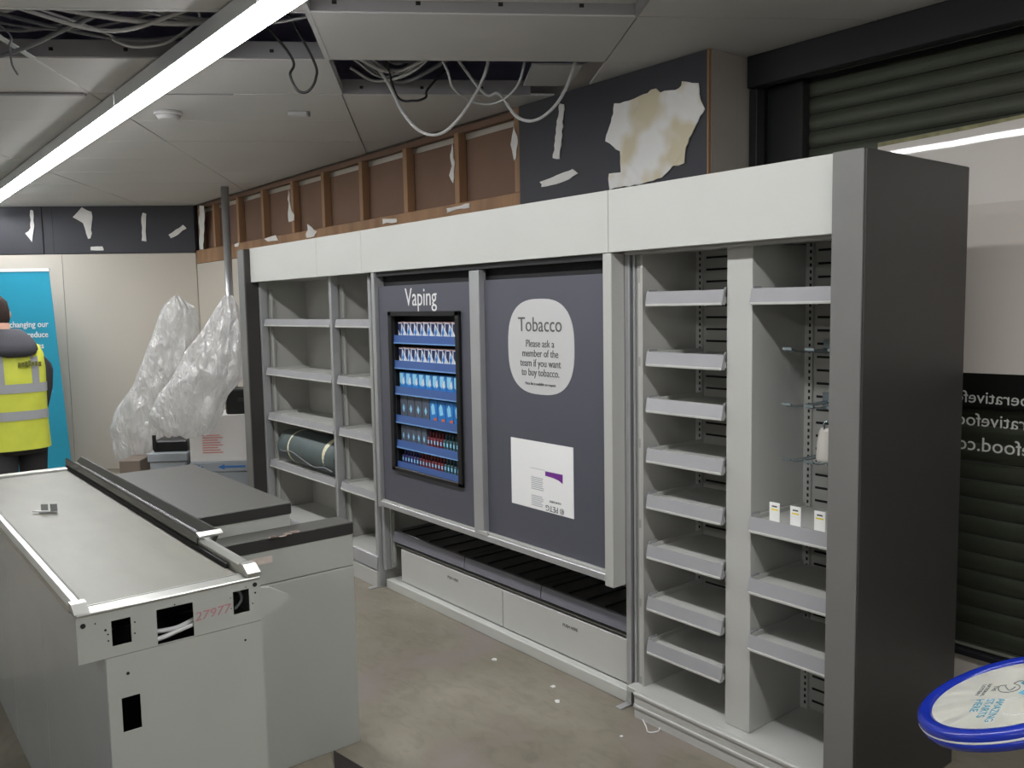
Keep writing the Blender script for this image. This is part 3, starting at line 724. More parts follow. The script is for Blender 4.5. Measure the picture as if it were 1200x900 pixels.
# vape packs in the display: each pack a thing
pw = mat('pack_white', rgb(226, 230, 236), .4); pn = mat('pack_navy', rgb(24, 40, 88), .4); pb = mat('pack_blue', rgb(40, 125, 205), .4); psk = mat('pack_sky', rgb(150, 215, 245), .4)
pg = mat('pack_grey', rgb(84, 92, 108), .4); po = mat('pack_orange', rgb(215, 105, 60), .4); pr_ = mat('pack_red', rgb(120, 48, 58), .4); pt = mat('pack_teal', rgb(62, 92, 100), .4); pi = mat('pack_indigo', rgb(62, 60, 118), .4); prb = mat('pack_rib', rgb(170, 110, 105), .4)
def pack(name, w, h, d, style):
    mb = MB(); mb.box(-w/2, w/2, 0, d, 0, h, bev=.001)
    if style in ('red', 'teal', 'indigo'):
        mb = MB(); mb.box(-w*.36, w*.36, 0, d, 0, h*.72, bev=.002); mb.cyl((0, d/2, h*.7), (0, d/2, h), w*.24, n=10)
    def face(poly, mi): mb.mi = mi; mb.prism([(p[0]*w, p[1]*h) for p in poly], 1, -.0008, .0002); mb.mi = 0
    if style == 'white':
        face([(-.46, .92), (.05, .92), (-.1, .35), (-.46, .62)], 1); face([(.0, .5), (.28, .78), (.4, .5), (.2, .28)], 2); face([(-.46, .965), (.46, .965), (.46, 1.0), (-.46, 1.0)], 4); face([(.1, .95), (.46, .95), (.46, .7)], 1); face([(.05, .6), (.2, .7), (.25, .56)], 3); ms = [pw, pn, pb, psk, prb]
    elif style == 'blue':
        face([(-.46, .95), (.2, .95), (-.1, .4), (-.46, .5)], 1); face([(-.1, .6), (.25, .8), (.35, .5), (.1, .4)], 2); face([(-.46, .05), (.46, .05), (.46, .2), (-.46, .16)], 3); ms = [pb, psk, pw, pn]
    elif style == 'grey':
        face([(-.18, .52), (0, .68), (.18, .52), (0, .36)], 1); face([(-.46, .02), (.46, .02), (.46, .14), (-.46, .14)], 2); ms = [pg, psk, pw]
    elif style == 'orange':
        face([(-.3, .75), (-.05, .9), (.15, .78), (.25, .5), (-.2, .45)], 1); face([(.0, .32), (.46, .38), (.46, .16), (.05, .16)], 2); face([(-.46, .02), (.46, .02), (.46, .14), (-.46, .14)], 3); ms = [pb, psk, po, pw]
    else:
        face([(-.2, .42), (.2, .42), (.2, .6), (-.2, .6)], 1); face([(-.32, .04), (.32, .04), (.32, .2), (-.32, .2)], 2); ms = [{'red': pr_, 'teal': pt, 'indigo': pi}[style], psk, pw]
    return mb.build(name, ms)
def pack_row(zfloor, ztop, specs, lab, group):
    """specs: list of (style, count, width)"""
    ORD = ['first', 'second', 'third', 'fourth', 'fifth', 'sixth', 'seventh', 'eighth', 'ninth']
    x = -4.062; protos = {}
    for style, cnt, wd in specs:
        for i in range(cnt):
            if style not in protos:
                o = pack('vape_pack', wd*.93, ztop[style]-zfloor, .035, style); protos[style] = o
            else:
                o = protos[style].copy(); COL.objects.link(o)
            o.location = (x+wd/2, 2.452, zfloor); x += wd
            tag(o, lab[style] % ORD[i], 'pack', group[style])
ZF = [z-.038 for z in tr_tops]
W9 = .588/9
pack_row(ZF[0], {'white': 1.573}, [('white', 9, W9)], {'white': 'white vape pack with navy corner, %s from the left on the top tray'}, {'white': 'packs on the first tray'})
pack_row(ZF[1], {'white': 1.435}, [('white', 9, W9)], {'white': 'white vape pack with navy corner, %s from the left on the second tray'}, {'white': 'packs on the second tray'})
pack_row(ZF[2], {'blue': 1.30}, [('blue', 9, W9)], {'blue': 'sky blue vape pack, %s from the left on the third tray down'}, {'blue': 'packs on the third tray'})
pack_row(ZF[3], {'grey': 1.172, 'orange': 1.165}, [('grey', 4, .0735), ('orange', 4, .0735)], {'grey': 'dark grey vape pack, %s grey one from the left on the fourth tray', 'orange': 'blue vape pack with orange patch, %s such from the left on fourth tray'}, {'grey': 'grey packs on the fourth tray', 'orange': 'blue packs on the fourth tray'})
l5 = {'grey': 'grey vape pack, %s grey one from the left on the fifth tray', 'red': 'slim red vape bottle, %s red one from the left on the fifth tray', 'teal': 'slim teal vape bottle, %s teal one from the left on the fifth tray'}
pack_row(ZF[4], {'grey': 1.006, 'red': .995, 'teal': .995}, [('grey', 5, .052), ('red', 5, .0295), ('teal', 6, .0295)], l5, {'grey': 'grey packs on the fifth tray', 'red': 'red packs on the fifth tray', 'teal': 'teal packs on the fifth tray'})
l6 = {'indigo': 'slim indigo vape bottle, %s indigo one from the left on the bottom tray', 'red': 'slim red vape bottle, %s red one from the left on the bottom tray', 'teal': 'slim teal vape bottle, %s teal one from the left on the bottom tray'}
pack_row(ZF[5], {'indigo': .868, 'red': .868, 'teal': .868}, [('indigo', 6, .0295), ('red', 8, .0295), ('teal', 6, .0295)], l6, {'indigo': 'indigo packs on the bottom tray', 'red': 'red packs on the bottom tray', 'teal': 'teal packs on the bottom tray'})

# rolled mat on the left shelf
rm = thing('rolled_mat', 'dark green rolled mat tied with two cream tapes on the wide left bay', 'rolled mat', (-5.42, 2.62, .56))
green = mat('mat_green', rgb(84, 96, 96), .55, var=.06, vscale=12, bump=.15, bscale=25)
def roll_rings(x0, x1, r, n=28, k=12, y=2.612, z=.548):
    rings = []
    for i in range(k+1):
        x = x0+(x1-x0)*i/k; e = 1.0-.06*(abs(i/k-.5)*2)**6
        rings.append([(x, y+r*1.02*e*math.cos(2*PI*j/n), z+r+r*e*math.sin(2*PI*j/n)+.004*math.sin(5*i/k)) for j in range(n)])
    return rings
MB().loft(roll_rings(-5.86, -4.975, .122)).build('roll', green, rm)
sp_ = []
for i in range(60):
    t = i/59; a = t*5*PI; r = .02+.095*t; sp_.append((-4.972, 2.612+r*math.cos(a), .67+r*math.sin(a)))
MB().tube(sp_, .003, 5).build('spiral_end', mat('mat_edge', rgb(60, 68, 70), .7), rm)
tape = mat('cream_tape', rgb(226, 222, 190), .5)
for x in (-5.66, -5.12): MB().loft(roll_rings(x-.028, x+.028, .1245, k=2), cap=False).build('tape', tape, rm)
MB().tube(smooth_path([(-5.87, 2.51, .66), (-5.75, 2.488, .648), (-5.6, 2.487, .66), (-5.4, 2.489, .62), (-5.25, 2.489, .60), (-5.1, 2.489, .615), (-5.0, 2.495, .60)], 6), .005).build('string', cable_grey, rm)

# ------------------------------------------------------------------ belt counter (front)
bc = thing('checkout_counter', 'grey steel checkout counter with belt bed and shiny rails in the foreground', 'counter', (-3.3, .65, 0))
X0, X1 = -4.40, -2.20
BH = [(.494, .539, .838, .902), (.600, .691, .814, .904), (.796, .840, .844, .906)]
ap = MB().plate(0, X1, .003, .417, .872, .812, .926, BH).build('front_apron', counter_paint, bc)
MB().plate(1, .417, -.003, X0, X1-.004, .812, .926, []).build('side_apron', gloss_grey, bc)
MB().box(X0, X1-.003, .42, .478, .812, .816).build('apron_underside', counter_paint, bc)
MB().box(X0, X1-.003, .869, .872, .812, .926).build('side_apron', counter_paint, bc)
MB().plate(0, X1, .003, .477, .872, .0, .8105, [(.507, .551, .614, .702)]).build('front_panel', counter_paint, bc)
for a, b in ((-4.40, -3.700), (-3.697, -3.033), (-3.030, -2.204)): MB().box(a, b, .475, .479, 0, .811, bev=.001).build('side_panel', gloss_grey, bc)
MB().box(X0, X1-.004, .868, .872, 0, .811).build('side_panel', counter_paint, bc)
MB().box(X0, X0+.004, .42, .872, 0, .926).build('rear_panel', counter_paint, bc)
MB().box(X0+.004, X1-.12, .482, .86, .3, .302).build('dark_inner_sheet', black_matt, bc)  # black sheet added to keep the hollow body dark through the holes
MB().box(X1-.2, X1-.197, .48, .866, .0, .81).build('dark_backing', black_matt, bc)  # black sheet standing in for the shade behind the panel hole
MB().box(X1-.2, X1-.197, .422, .866, .815, .92).build('dark_backing', black_matt, bc)  # black sheet standing in for the shade behind the apron holes
bed = MB().box(X0+.05, X1-.055, .455, .842, .916, .928).build('belt_bed', belt, bc)
MB().box(X1-.055, X1+.002, .417, .872, .9262, .934, bev=.002).build('end_strip', steel, bc)
MB().box(X1-.0565, X1-.053, .45, .845, .928, .936).build('strip_lip', steel, bc)
MB().box(X0, X0+.055, .417, .872, .9262, .938, bev=.002).build('end_strip', steel, bc)
# left rail in two lengths, right rail: long scanner trough then a low length
def rail_prof(y0, y1, z0, z1): return [(y0, z0), (y0, z1-.012), (y0+.008, z1), (y1-.012, z1), (y1, z1-.01), (y1, z0)]
MB().prism(rail_prof(.414, .448, .9265, .952), 0, X0+.05, -2.98).build('side_rail', steel, bc)
MB().prism(rail_prof(.414, .448, .9265, .953), 0, -2.977, -2.26).build('side_rail', steel, bc)
def rail_cap(y0, y1, zt):
    b = MB(); b.prism([(-2.26, .9345), (-2.26, zt), (-2.232, zt), (-2.199, zt-.018), (-2.199, .9345)], 1, y0, y1); return b.build('rail_cap', steel, bc)
rail_cap(.414, .449, .953)
MB().prism(rail_prof(.842, .874, .9265, .966), 0, -2.60, -2.262).build('side_rail', steel, bc); rail_cap(.838, .874, .964)
dk = mat('dark_steel', rgb(110, 110, 110), .25, metal=.8)
MB().prism([(.838, .93), (.838, .972), (.843, .976), (.848, .972), (.848, .952), (.885, .952), (.905, .974), (.912, .974), (.912, .968), (.888, .93)], 0, X0-.02, -2.60).build('trough', dk, bc)
MB().prism([(-2.60, .968), (-2.60, .98), (-2.575, .972), (-2.575, .966)], 1, .838, .912).build('trough_lip', steel, bc)
MB().box(X0, -2.35, .833, .8385, .928, .942).build('belt_gap', black_matt, bc)
for px, py, r_ in ((97, 734, .0062), (298.5, 685, .0062), (150, 789, .004), (287.5, 750, .003), (123.5, 738.5, .0028), (126.5, 743.5, .002), (127, 751, .002), (158, 742, .002), (158, 729, .002), (204.5, 708.5, .0018), (111.5, 731, .0018), (299, 694.5, .0025), (270, 701, .0015), (271, 713, .0015), (296, 707, .0018), (288, 688, .0015)):
    p = at(px, py, 0, X1); MB().cyl((X1-.001, p.y, p.z), (X1+.0012, p.y, p.z), r_, n=12).build('bolt_hole', black_matt, ap)
pk_ink = mat('pink_marker', rgb(186, 132, 138), .6)
p = at(229, 723, 0, X1); text('lettering', '27977', .033, pk_ink, (X1+.0008, p.y-.003, p.z-.012), (0, 1, .045), (0, 0, 1), ap, align='LEFT', thick=.0004, xs=1.15, shear=.15)
# loose wires inside the apron holes
cable('white cable bundle seen through the middle hole of the counter apron', [(X1-.012, .57, .822), (X1-.012, .615, .826), (X1-.012, .655, .834), (X1-.012, .72, .846)], .006, cable_white)
cable('second white cable crossing behind the middle hole of the counter apron', [(X1-.024, .57, .846), (X1-.022, .62, .84), (X1-.022, .66, .84), (X1-.024, .72, .856)], .006, cable_white)
cable('grey cable curling behind the right hole of the counter apron', [(X1-.03, .80, .905), (X1-.028, .822, .895), (X1-.028, .828, .87), (X1-.03, .81, .848)], .004, cable_grey)
# folding wing plate on the right side
MB().prism([(.873, .9), (.90, .895), (.955, .862), (.945, .84), (.873, .815)], 0, -2.212, -2.206).build('wing_plate', counter_paint, bc)
# small clear bracket left on the belt
p = at(55, 600, 2, .93)
br = thing('plastic_bracket', 'small clear plastic bracket with a white lever lying on the belt', 'bracket', (p.x, p.y, .929))
clearp = mat('clear_plastic', rgb(150, 152, 150), .15, spec=.6)
Mb = Matrix.Translation((p.x, p.y, .929)) @ Matrix.Rotation(ROTG, 4, 'Z')
for dx in (-.008, .024): MB().box(dx-.012, dx+.012, .0, .003, 0, .03, M=Mb).build('upright_tab', clearp, br)
MB().box(-.02, .036, -.018, .003, 0, .004, M=Mb).build('foot', clearp, br)
MB().box(-.045, .015, -.014, -.006, .004, .009, bev=.001, M=Mb).build('lever', white_ink, br)

# ------------------------------------------------------------------ rear counter
rcnt = thing('service_counter', 'grey service counter with dark worktops standing behind the belt counter', 'counter', (-3.4, 1.2, 0))
FX = -2.832
MB().box(FX-.108, FX, .90, 1.487, .0, .690, bev=.002).build('front_panel', counter_paint, rcnt)
MB().box(FX-.108, FX, .90, 1.487, .693, .811, bev=.002).build('front_panel', counter_paint, rcnt)
lw = MB().box(FX-.112, FX+.003, .90, 1.489, .8115, .858, bev=.003).build('low_worktop', [dark_top, dark_edge], rcnt)
hw = MB().box(-4.0, -2.936, .92, 1.295, .902, .944, bev=.003).build('high_worktop', [dark_top, dark_edge], rcnt)
for o in (lw, hw):
    for f in o.data.polygons:
        if abs(f.normal.z) < .5: f.material_index = 1
MB().box(-3.98, -2.94, .90, 1.29, .0, .9015, bev=.002).build('carcass', counter_paint, rcnt)
MB().box(-2.942, -2.83, .90, .985, .858, .93, bev=.02).build('infill_panel', dark_top, rcnt)
p = at(308, 657, 0, FX)
MB().box(FX, FX+.0008, p.y-.04, p.y+.035, p.z-.012, p.z+.012).build('sticker', mat('pale_sticker', rgb(214, 200, 190), .6, var=.1, vscale=60), rcnt)
p = at(333, 626, 2, .858); rr = random.Random(9)
st = MB()
for k in range(9): st.cyl((p.x-.01+rr.uniform(-.025, .025), p.y+rr.uniform(-.05, .05), .8579), (p.x-.01+rr.uniform(-.003, .003), p.y+rr.uniform(-.05, .05), .8579+.0008), 0.001, .001, 5)
st = MB()
for k in range(10):
    c = (p.x+rr.uniform(-.022, .022), p.y+rr.uniform(-.05, .05)); r = rr.uniform(.004, .012)
    st.prism([(c[0]+r*(1+rr.uniform(-.4, .4))*math.cos(2*PI*i/9), c[1]+r*1.6*(1+rr.uniform(-.4, .4))*math.sin(2*PI*i/9)) for i in range(9)], 2, .8578, .8588)
st.build('glue_residue', mat('glue_residue', rgb(140, 124, 114), .7, var=.25, vscale=60), rcnt)

# dark mat on the floor in front of the service counter
P = [at(391, 879, 2, .012), at(440, 908, 2, .012), at(430, 960, 2, .012), at(395, 940, 2, .012)]
tag(MB().prism([(q_.x, q_.y) for q_ in P], 2, 0, .012).build('floor_mat', mat('rubber_mat', rgb(44, 38, 36), .8, bump=.2, bscale=80)), 'dark brown rubber mat corner on the floor by the service counter', 'mat')

# scraps on the floor
for i, (px, py, lab) in enumerate(((579.5, 773, 'small white paper scrap on the floor below the left drawer'), (648, 805, 'white paper scrap on the floor below the right drawer'), (653, 822, 'white paper scrap lying nearest the cabinet foot'), (728.5, 863, 'tiny white scrap on the floor near the shelving plinth'))):
    p = at(px, py, 2, 0); r = .012 if i < 3 else .006
    rr = random.Random(i)
    tag(MB().prism([(p.x+r*(1+rr.uniform(-.4, .4))*math.cos(t), p.y+r*(1+rr.uniform(-.4, .4))*math.sin(t)) for t in [2*PI*k/8 for k in range(8)]], 2, .0, .003).build('paper_scrap', white_ink), lab, 'scrap')
tag(MB().tube(smooth_path([at(753, 843, 2, .004), at(757, 851, 2, .004), at(760, 858, 2, .004), at(771, 857, 2, .004), at(773, 853, 2, .004)], 4), .0025).build('cable_tie', white_ink), 'white loose cable tie on the floor by the shelving plinth', 'cable tie')

# ------------------------------------------------------------------ lottery sign (right foreground)
C = Vector((-.816, 2.191, .683)); N = Vector((-.383, -.148, .912)).normalized(); R_ = .226
ls = thing('lottery_sign', 'round white lottery sign with a thick blue rim tilted on a stand', 'sign', (-.66, 2.36, 0))
U = (CR - N*CR.dot(N)).normalized(); V = N.cross(U)
def disc_rings(spec, n=72):
    return [[C+(U*math.cos(2*PI*k/n)+V*math.sin(2*PI*k/n))*r+N*h for k in range(n)] for r, h in spec]
blue_rim = mat('blue_rim', rgb(22, 46, 160), .25, coat=.3)
MB().loft(disc_rings([(R_*.83, -.004), (R_*.83, .006), (R_*.86, .012), (R_*.93, .014), (R_*.98, .009), (R_, .0), (R_, -.006)]), cap=False).build('rim', blue_rim, ls)
MB().loft(disc_rings([(R_, -.006), (R_*1.004, -.008), (R_, -.011)]), cap=False).build('rim_line', white_ink, ls)
MB().loft(disc_rings([(R_, -.011), (R_*.985, -.03), (R_*.9, -.04), (.01, -.042)]), cap=True).build('back_shell', blue_rim, ls)
face = MB().loft(disc_rings([(.002, .0045), (R_*.832, .0045)]), cap=True).build('face', mat('sign_cream', rgb(252, 251, 240), .3), ls)
# writing: baseline direction found in the face plane
def on_face(px, py):
    d = ray(px, py); o = Vector((0, 0, EYE)); t = (C+N*.0048-o).dot(N)/d.dot(N); return o+d*t
teal_i = mat('teal_ink', rgb(58, 150, 180), .5); dgrey = mat('dark_grey_ink', rgb(80, 84, 92), .5)
def face_text(body, pa, pb, size, m, xs=1.0):
    a = on_face(*pa); b = on_face(*pb); d = (b-a).normalized(); up = N.cross(d)
    text('lettering', body, size, m, a, d, up, face, align='LEFT', thick=.0003, xs=xs*(b-a).length)
def fit_text(body, pa, pb, pup, m):
    """writing fitted between two points of the face; pup is the next line's start (line pitch)"""
    a = on_face(*pa); b = on_face(*pb); d = (b-a).normalized(); up = N.cross(d)
    pitch = abs((on_face(*pup)-a).dot(up))
    o = text('lettering', body, 1.0, m, (0, 0, 0), (1, 0, 0), (0, 0, 1), None, align='LEFT', thick=.0003)
    wd = max(v.co.x for v in o.data.vertices); k = (b-a).length/wd; ku = pitch*.74/.73
    M = Matrix((d*k, N*-1, up*ku)).transposed().to_4x4(); M.translation = a
    o.data.transform(M); o.parent = face; o.matrix_parent_inverse = world_of(face).inverted()
fit_text('AMAZING', (1170, 819), (1153, 846), (1157.5, 819.5), teal_i)
fit_text('STARTS', (1157.5, 819.5), (1143.5, 841), (1145, 820), teal_i)
fit_text('HERE', (1145, 820), (1135.5, 834.5), (1132.5, 820), teal_i)
fit_text('THE', (1165.5, 804), (1161, 810), (1159.5, 803), dgrey)
fit_text('NATIONAL', (1159, 801.5), (1148, 816), (1153, 802), dgrey)
fit_text('LOTTERY', (1152.5, 802.5), (1142, 815.5), (1146.5, 803), dgrey)
# smiling crossed-fingers emblem: outline strokes and blue swoosh
def stroke(pts, r, m): MB().tube(smooth_path([on_face(*q) for q in pts], 6), r, 5).build('emblem_stroke', m, face)
stroke([(1180, 803), (1172, 804), (1170, 808), (1174, 811), (1184, 811), (1193, 808), (1195, 804), (1188, 801)], .0011, dgrey)
stroke([(1178, 804), (1183, 809), (1190, 805)], .0011, dgrey)
stroke([(1188, 801), (1196, 798), (1206, 800), (1212, 806)], .0011, dgrey)
stroke([(1137, 820.5), (1165, 819), (1190, 818), (1210, 815)], .0006, print_grey)
stroke([(1176, 836), (1190, 838), (1204, 832), (1206, 824)], .0006, print_grey)
for poly, m_ in (([(1196, 800), (1203, 798), (1212, 803), (1206, 806)], teal_i), ([(1193, 812), (1203, 807), (1212, 812), (1202, 815)], mat('sky_ink', rgb(110, 190, 225), .5))):
    q_ = [on_face(*a) for a in poly]; b_ = bmesh.new(); b_.faces.new([b_.verts.new(v+N*.0003) for v in q_]); mb = MB(); mb.bm.free(); mb.bm = b_
    r_ = bmesh.ops.extrude_face_region(b_, geom=list(b_.faces))
    for v in r_['geom']:
        if isinstance(v, bmesh.types.BMVert): v.co -= N*.0006
    mb.build('emblem_patch', m_, face)
e_ = C+U*(R_*.97)
MB().cyl((e_.x+.03, e_.y+.03, .01), (e_.x+.03, e_.y+.03, e_.z+.03), .016, n=14).build('pole', blue_rim, ls)
MB().cyl((e_.x+.03, e_.y+.03, 0), (e_.x+.03, e_.y+.03, .012), .14, .13, 28).build('base', blue_rim, ls)
MB().tube([C+U*(R_*.6)-N*.035, e_-N*.03, Vector((e_.x+.03, e_.y+.03, e_.z+.0))], .011, 8).build('bracket', blue_rim, ls)

# ------------------------------------------------------------------ far left: banner, person, boxes, plastic sheets
def gframe(p, rot=0.0): return Matrix.Translation(p) @ Matrix.Rotation(ROTG+rot, 4, 'Z')
pb_ = at_a(86, 560, 8.7); bn = thing('roll_up_banner', 'teal roll up banner with white writing standing behind the person', 'banner', (pb_.x, pb_.y, 0))
Mn = gframe(Vector((pb_.x, pb_.y, 0)))
BW, BH_ = .95, 2.09; lean = -.085
def bpt(u, z, y=0): return Mn @ Vector((u+lean*z*.5 if False else u+lean*(z/2.09)*2.0*.6, y, z))
teal = mat('banner_teal', rgb(40, 158, 190), .45, var=.05, vscale=2)
def bpanel(name, u0, u1, z0, z1, y0, y1, m, par):
    b = MB(); b.loft([[bpt(u0, z0, y0), bpt(u1, z0, y0), bpt(u1, z0, y1), bpt(u0, z0, y1)], [bpt(u0, z1, y0), bpt(u1, z1, y0), bpt(u1, z1, y1), bpt(u0, z1, y1)]], smooth=False)
    return b.build(name, m, par)
sheet = bpanel('sheet', -BW, 0, .07, 2.06, -.002, .002, teal, bn)
bpanel('top_bar', -BW-.005, .005, 2.06, 2.09, -.01, .01, white_ink, bn)
MB().box(-BW-.02, .02, -.05, .05, 0, .08, bev=.01, M=Mn).build('base_case', silver, bn)
bpanel('lower_stripe', -.34, -.30, .07, .85, -.0035, -.002, mat('banner_navy', rgb(24, 60, 120), .5), sheet)
xd = (Mn.to_3x3() @ Vector((1, 0, 0)))
for body, py in (("We're changing our", 383), ('stores to help reduce', 395), ('lifetimes', 408)):
    p = at_a(57 if py < 400 else 52, py, 8.695); text('lettering', body, .082, white_ink, p-GA*.004, xd, (0, 0, 1), sheet, align='RIGHT', thick=.001, xs=.85, offset=.001)

# person: one continuous skinned body, clothes as children
pp = at_a(17, 470, 6.0); FEET = Vector((pp.x, pp.y, 0))
HEAD = math.atan2(GA.y, GA.x)-PI/2+math.radians(38)      # walks away and to the left
MP = Matrix.Translation(FEET) @ Matrix.Rotation(HEAD, 4, 'Z')      # local +y forward, +x right
per = thing('person', 'person in a yellow high visibility vest and grey hoodie, back to the viewer', 'person', FEET)
def skin_mesh(name, verts, edges, radii, m, sub=2, root=0):
    me = bpy.data.meshes.new(name); me.from_pydata([MP @ Vector(v) for v in verts], edges, [])
    ob = bpy.data.objects.new(name, me); COL.objects.link(ob)
    ob.modifiers.new('s', 'SKIN'); sub_ = ob.modifiers.new('u', 'SUBSURF'); sub_.levels = sub
    for i, r in enumerate(radii):
        me.skin_vertices[0].data[i].radius = (r, r) if not isinstance(r, tuple) else r
    me.skin_vertices[0].data[root].use_root = True
    dg = bpy.context.evaluated_depsgraph_get(); dg.update()
    m2 = bpy.data.meshes.new_from_object(ob.evaluated_get(dg)); m2.name = name
    bpy.data.objects.remove(ob)
    for p in m2.polygons: p.use_smooth = True
    m2.materials.clear(); m2.materials.append(m)
    o = bpy.data.objects.new(name, m2); COL.objects.link(o); o.parent = per; o.matrix_parent_inverse = world_of(per).inverted(); return o
skin = mat('skin', rgb(206, 160, 138), .55); hood = mat('charcoal_hoodie', rgb(70, 70, 76), .85, bump=.25, bscale=90); trous = mat('dark_trousers', rgb(52, 50, 52), .85, bump=.2, bscale=60)
V_ = [(0, 0, .95), (0, 0, 1.1), (0, .005, 1.28), (0, .02, 1.40), (-.02, .09, 1.52), (-.04, .15, 1.62), (-.045, .17, 1.71),
      (.15, .015, 1.38), (.19, .04, 1.17), (.18, .16, .98), (.18, .2, .91),
      (-.15, .015, 1.38), (-.19, .04, 1.17), (-.18, .16, .98), (-.18, .2, .91),
      (.09, 0, .90), (.10, .06, .50), (.10, .0, .09), (.10, .14, .04),
      (-.09, 0, .90), (-.10, -.04, .50), (-.10, -.16, .09), (-.10, -.03, .04)]
E_ = [(0, 1), (1, 2), (2, 3), (3, 4), (4, 5), (5, 6), (3, 7), (7, 8), (8, 9), (9, 10), (3, 11), (11, 12), (12, 13), (13, 14), (0, 15), (15, 16), (16, 17), (17, 18), (0, 19), (19, 20), (20, 21), (21, 22)]
Rd = [.12, .11, .12, .09, .05, .08, .075, .04, .036, .032, .028, .04, .036, .032, .028, .085, .06, .045, .035, .085, .06, .045, .035]
skin_mesh('body', V_, E_, Rd, skin)
# hands: palm and five fingers each
for s in (1, -1):
    b = Vector((.18*s, .205, .895)); vs = [b, b+Vector((0, .01, -.07))]; es = [(0, 1)]; rd = [.022, (.032, .018)]
    for k in range(4):
        i = len(vs); o = Vector((0, -.027+.018*k, 0)); ln = (.032, .038, .036, .027)[k]
        vs += [b+o+Vector((0, .01, -.085)), b+o+Vector((-.006*s, .016, -.085-ln)), b+o+Vector((-.02*s, .024, -.085-ln*1.8))]; es += [(1, i), (i, i+1), (i+1, i+2)]; rd += [.0095, .0085, .007]
    i = len(vs); vs += [b+Vector((-.01*s, .035, -.03)), b+Vector((-.02*s, .055, -.06)), b+Vector((-.026*s, .06, -.085))]; es += [(0, i), (i, i+1), (i+1, i+2)]; rd += [.012, .0095, .008]
    skin_mesh('hand', vs, es, rd, skin, 1)
def rings_local(spec, n=28):
    """spec rows: (z, cx, cy, rx, ry)"""
    return [[MP @ Vector((cx+rx*math.copysign(abs(math.cos(2*PI*k/n))**.8, math.cos(2*PI*k/n)), cy+ry*math.copysign(abs(math.sin(2*PI*k/n))**.85, math.sin(2*PI*k/n)), z)) for k in range(n)] for z, cx, cy, rx, ry in spec]
MH = MP @ Matrix.Translation((-.02, .06, 0))
def rings_head(spec, n=28): return [[MH @ (MP.inverted() @ p) for p in r] for r in rings_local(spec, n)]
# head details: face, hair
MB().loft(rings_head([(1.545, -.02, .09, .05, .06), (1.58, -.02, .105, .068, .085), (1.63, -.022, .11, .076, .098), (1.69, -.024, .108, .077, .1), (1.74, -.025, .105, .066, .085), (1.77, -.025, .1, .035, .05), (1.778, -.025, .1, .006, .008)], 24)).build('head', skin, per)
MB().loft(rings_head([(1.585, -.02, .07, .066, .06), (1.62, -.022, .08, .078, .082), (1.68, -.024, .092, .083, .094), (1.74, -.025, .095, .073, .09), (1.775, -.025, .095, .042, .055), (1.787, -.025, .095, .008, .01)], 24)).build('hair', mat('brown_hair', rgb(52, 38, 32), .8, bump=.5, bscale=120), per)
for s in (1, -1): MB().loft(rings_head([(1.62, -.022+.08*s, .105, .006, .012), (1.645, -.022+.085*s, .1, .01, .02), (1.675, -.022+.083*s, .1, .007, .014)], 10)).build('ear', skin, per)
MB().loft([[MH @ Vector((-.022+.012*math.cos(t)*w_, .205+d_, 1.645+.0+dz+.006*math.sin(t)*w_)) for t in [2*PI*i/8 for i in range(8)]] for d_, dz, w_ in ((-.01, .02, .6), (.012, -.01, 1.2), (-.006, -.018, .8))]).build('nose', skin, per)
for s in (1, -1): MB().cyl(MH @ Vector((-.022+.03*s, .196, 1.672)), MH @ Vector((-.022+.03*s, .206, 1.672)), .011, .004, 10).build('eye', mat('eye_dark', rgb(40, 34, 30), .3), per)
MB().box(-.044, 0, .199, .206, 1.601, 1.608, bev=.002, M=MH).build('mouth', mat('lip', rgb(160, 96, 90), .5), per)
# hoodie torso, sleeves, hood
MB().loft(rings_local([(.80, 0, 0, .178, .135), (1.0, 0, 0, .174, .13), (1.2, 0, .0, .182, .14), (1.36, 0, .01, .182, .135), (1.44, 0, .02, .17, .11), (1.49, -.005, .04, .1, .085), (1.53, -.01, .06, .07, .075)])).build('hoodie', hood, per)
for s in (1, -1):
    f_ = .0 if s > 0 else .02
    sl = []
    path = [Vector((.07*s, .02, 1.44)), Vector((.13*s, .016, 1.42)), Vector((.172*s, .016, 1.36)), Vector((.19*s, .022, 1.26)), Vector((.192*s, .045, 1.14)), Vector((.186*s, .12, 1.02)), Vector((.18*s, .19, .925))]
    rad = [.05, .066, .07, .064, .058, .054, .05]
    for p_, r_ in zip(path, rad): sl.append([MP @ (p_+Vector((r_*math.cos(2*PI*k/16), r_*math.sin(2*PI*k/16), (.05*s*-math.cos(2*PI*k/16) if p_.z > 1.30 else .02*-math.sin(2*PI*k/16))))) for k in range(16)])
    MB().loft(sl).build('sleeve', hood, per)
hd = []
for i, (z, cy, rx, ry) in enumerate(((1.37, -.125, .06, .02), (1.385, -.13, .11, .045), (1.42, -.11, .135, .075), (1.46, -.07, .135, .085), (1.50, -.03, .115, .085), (1.54, .01, .085, .07), (1.555, .03, .06, .05))):
    hd.append((z, -.0, cy, rx, ry))
MB().loft(rings_local(hd, 26)).build('hood', hood, per)
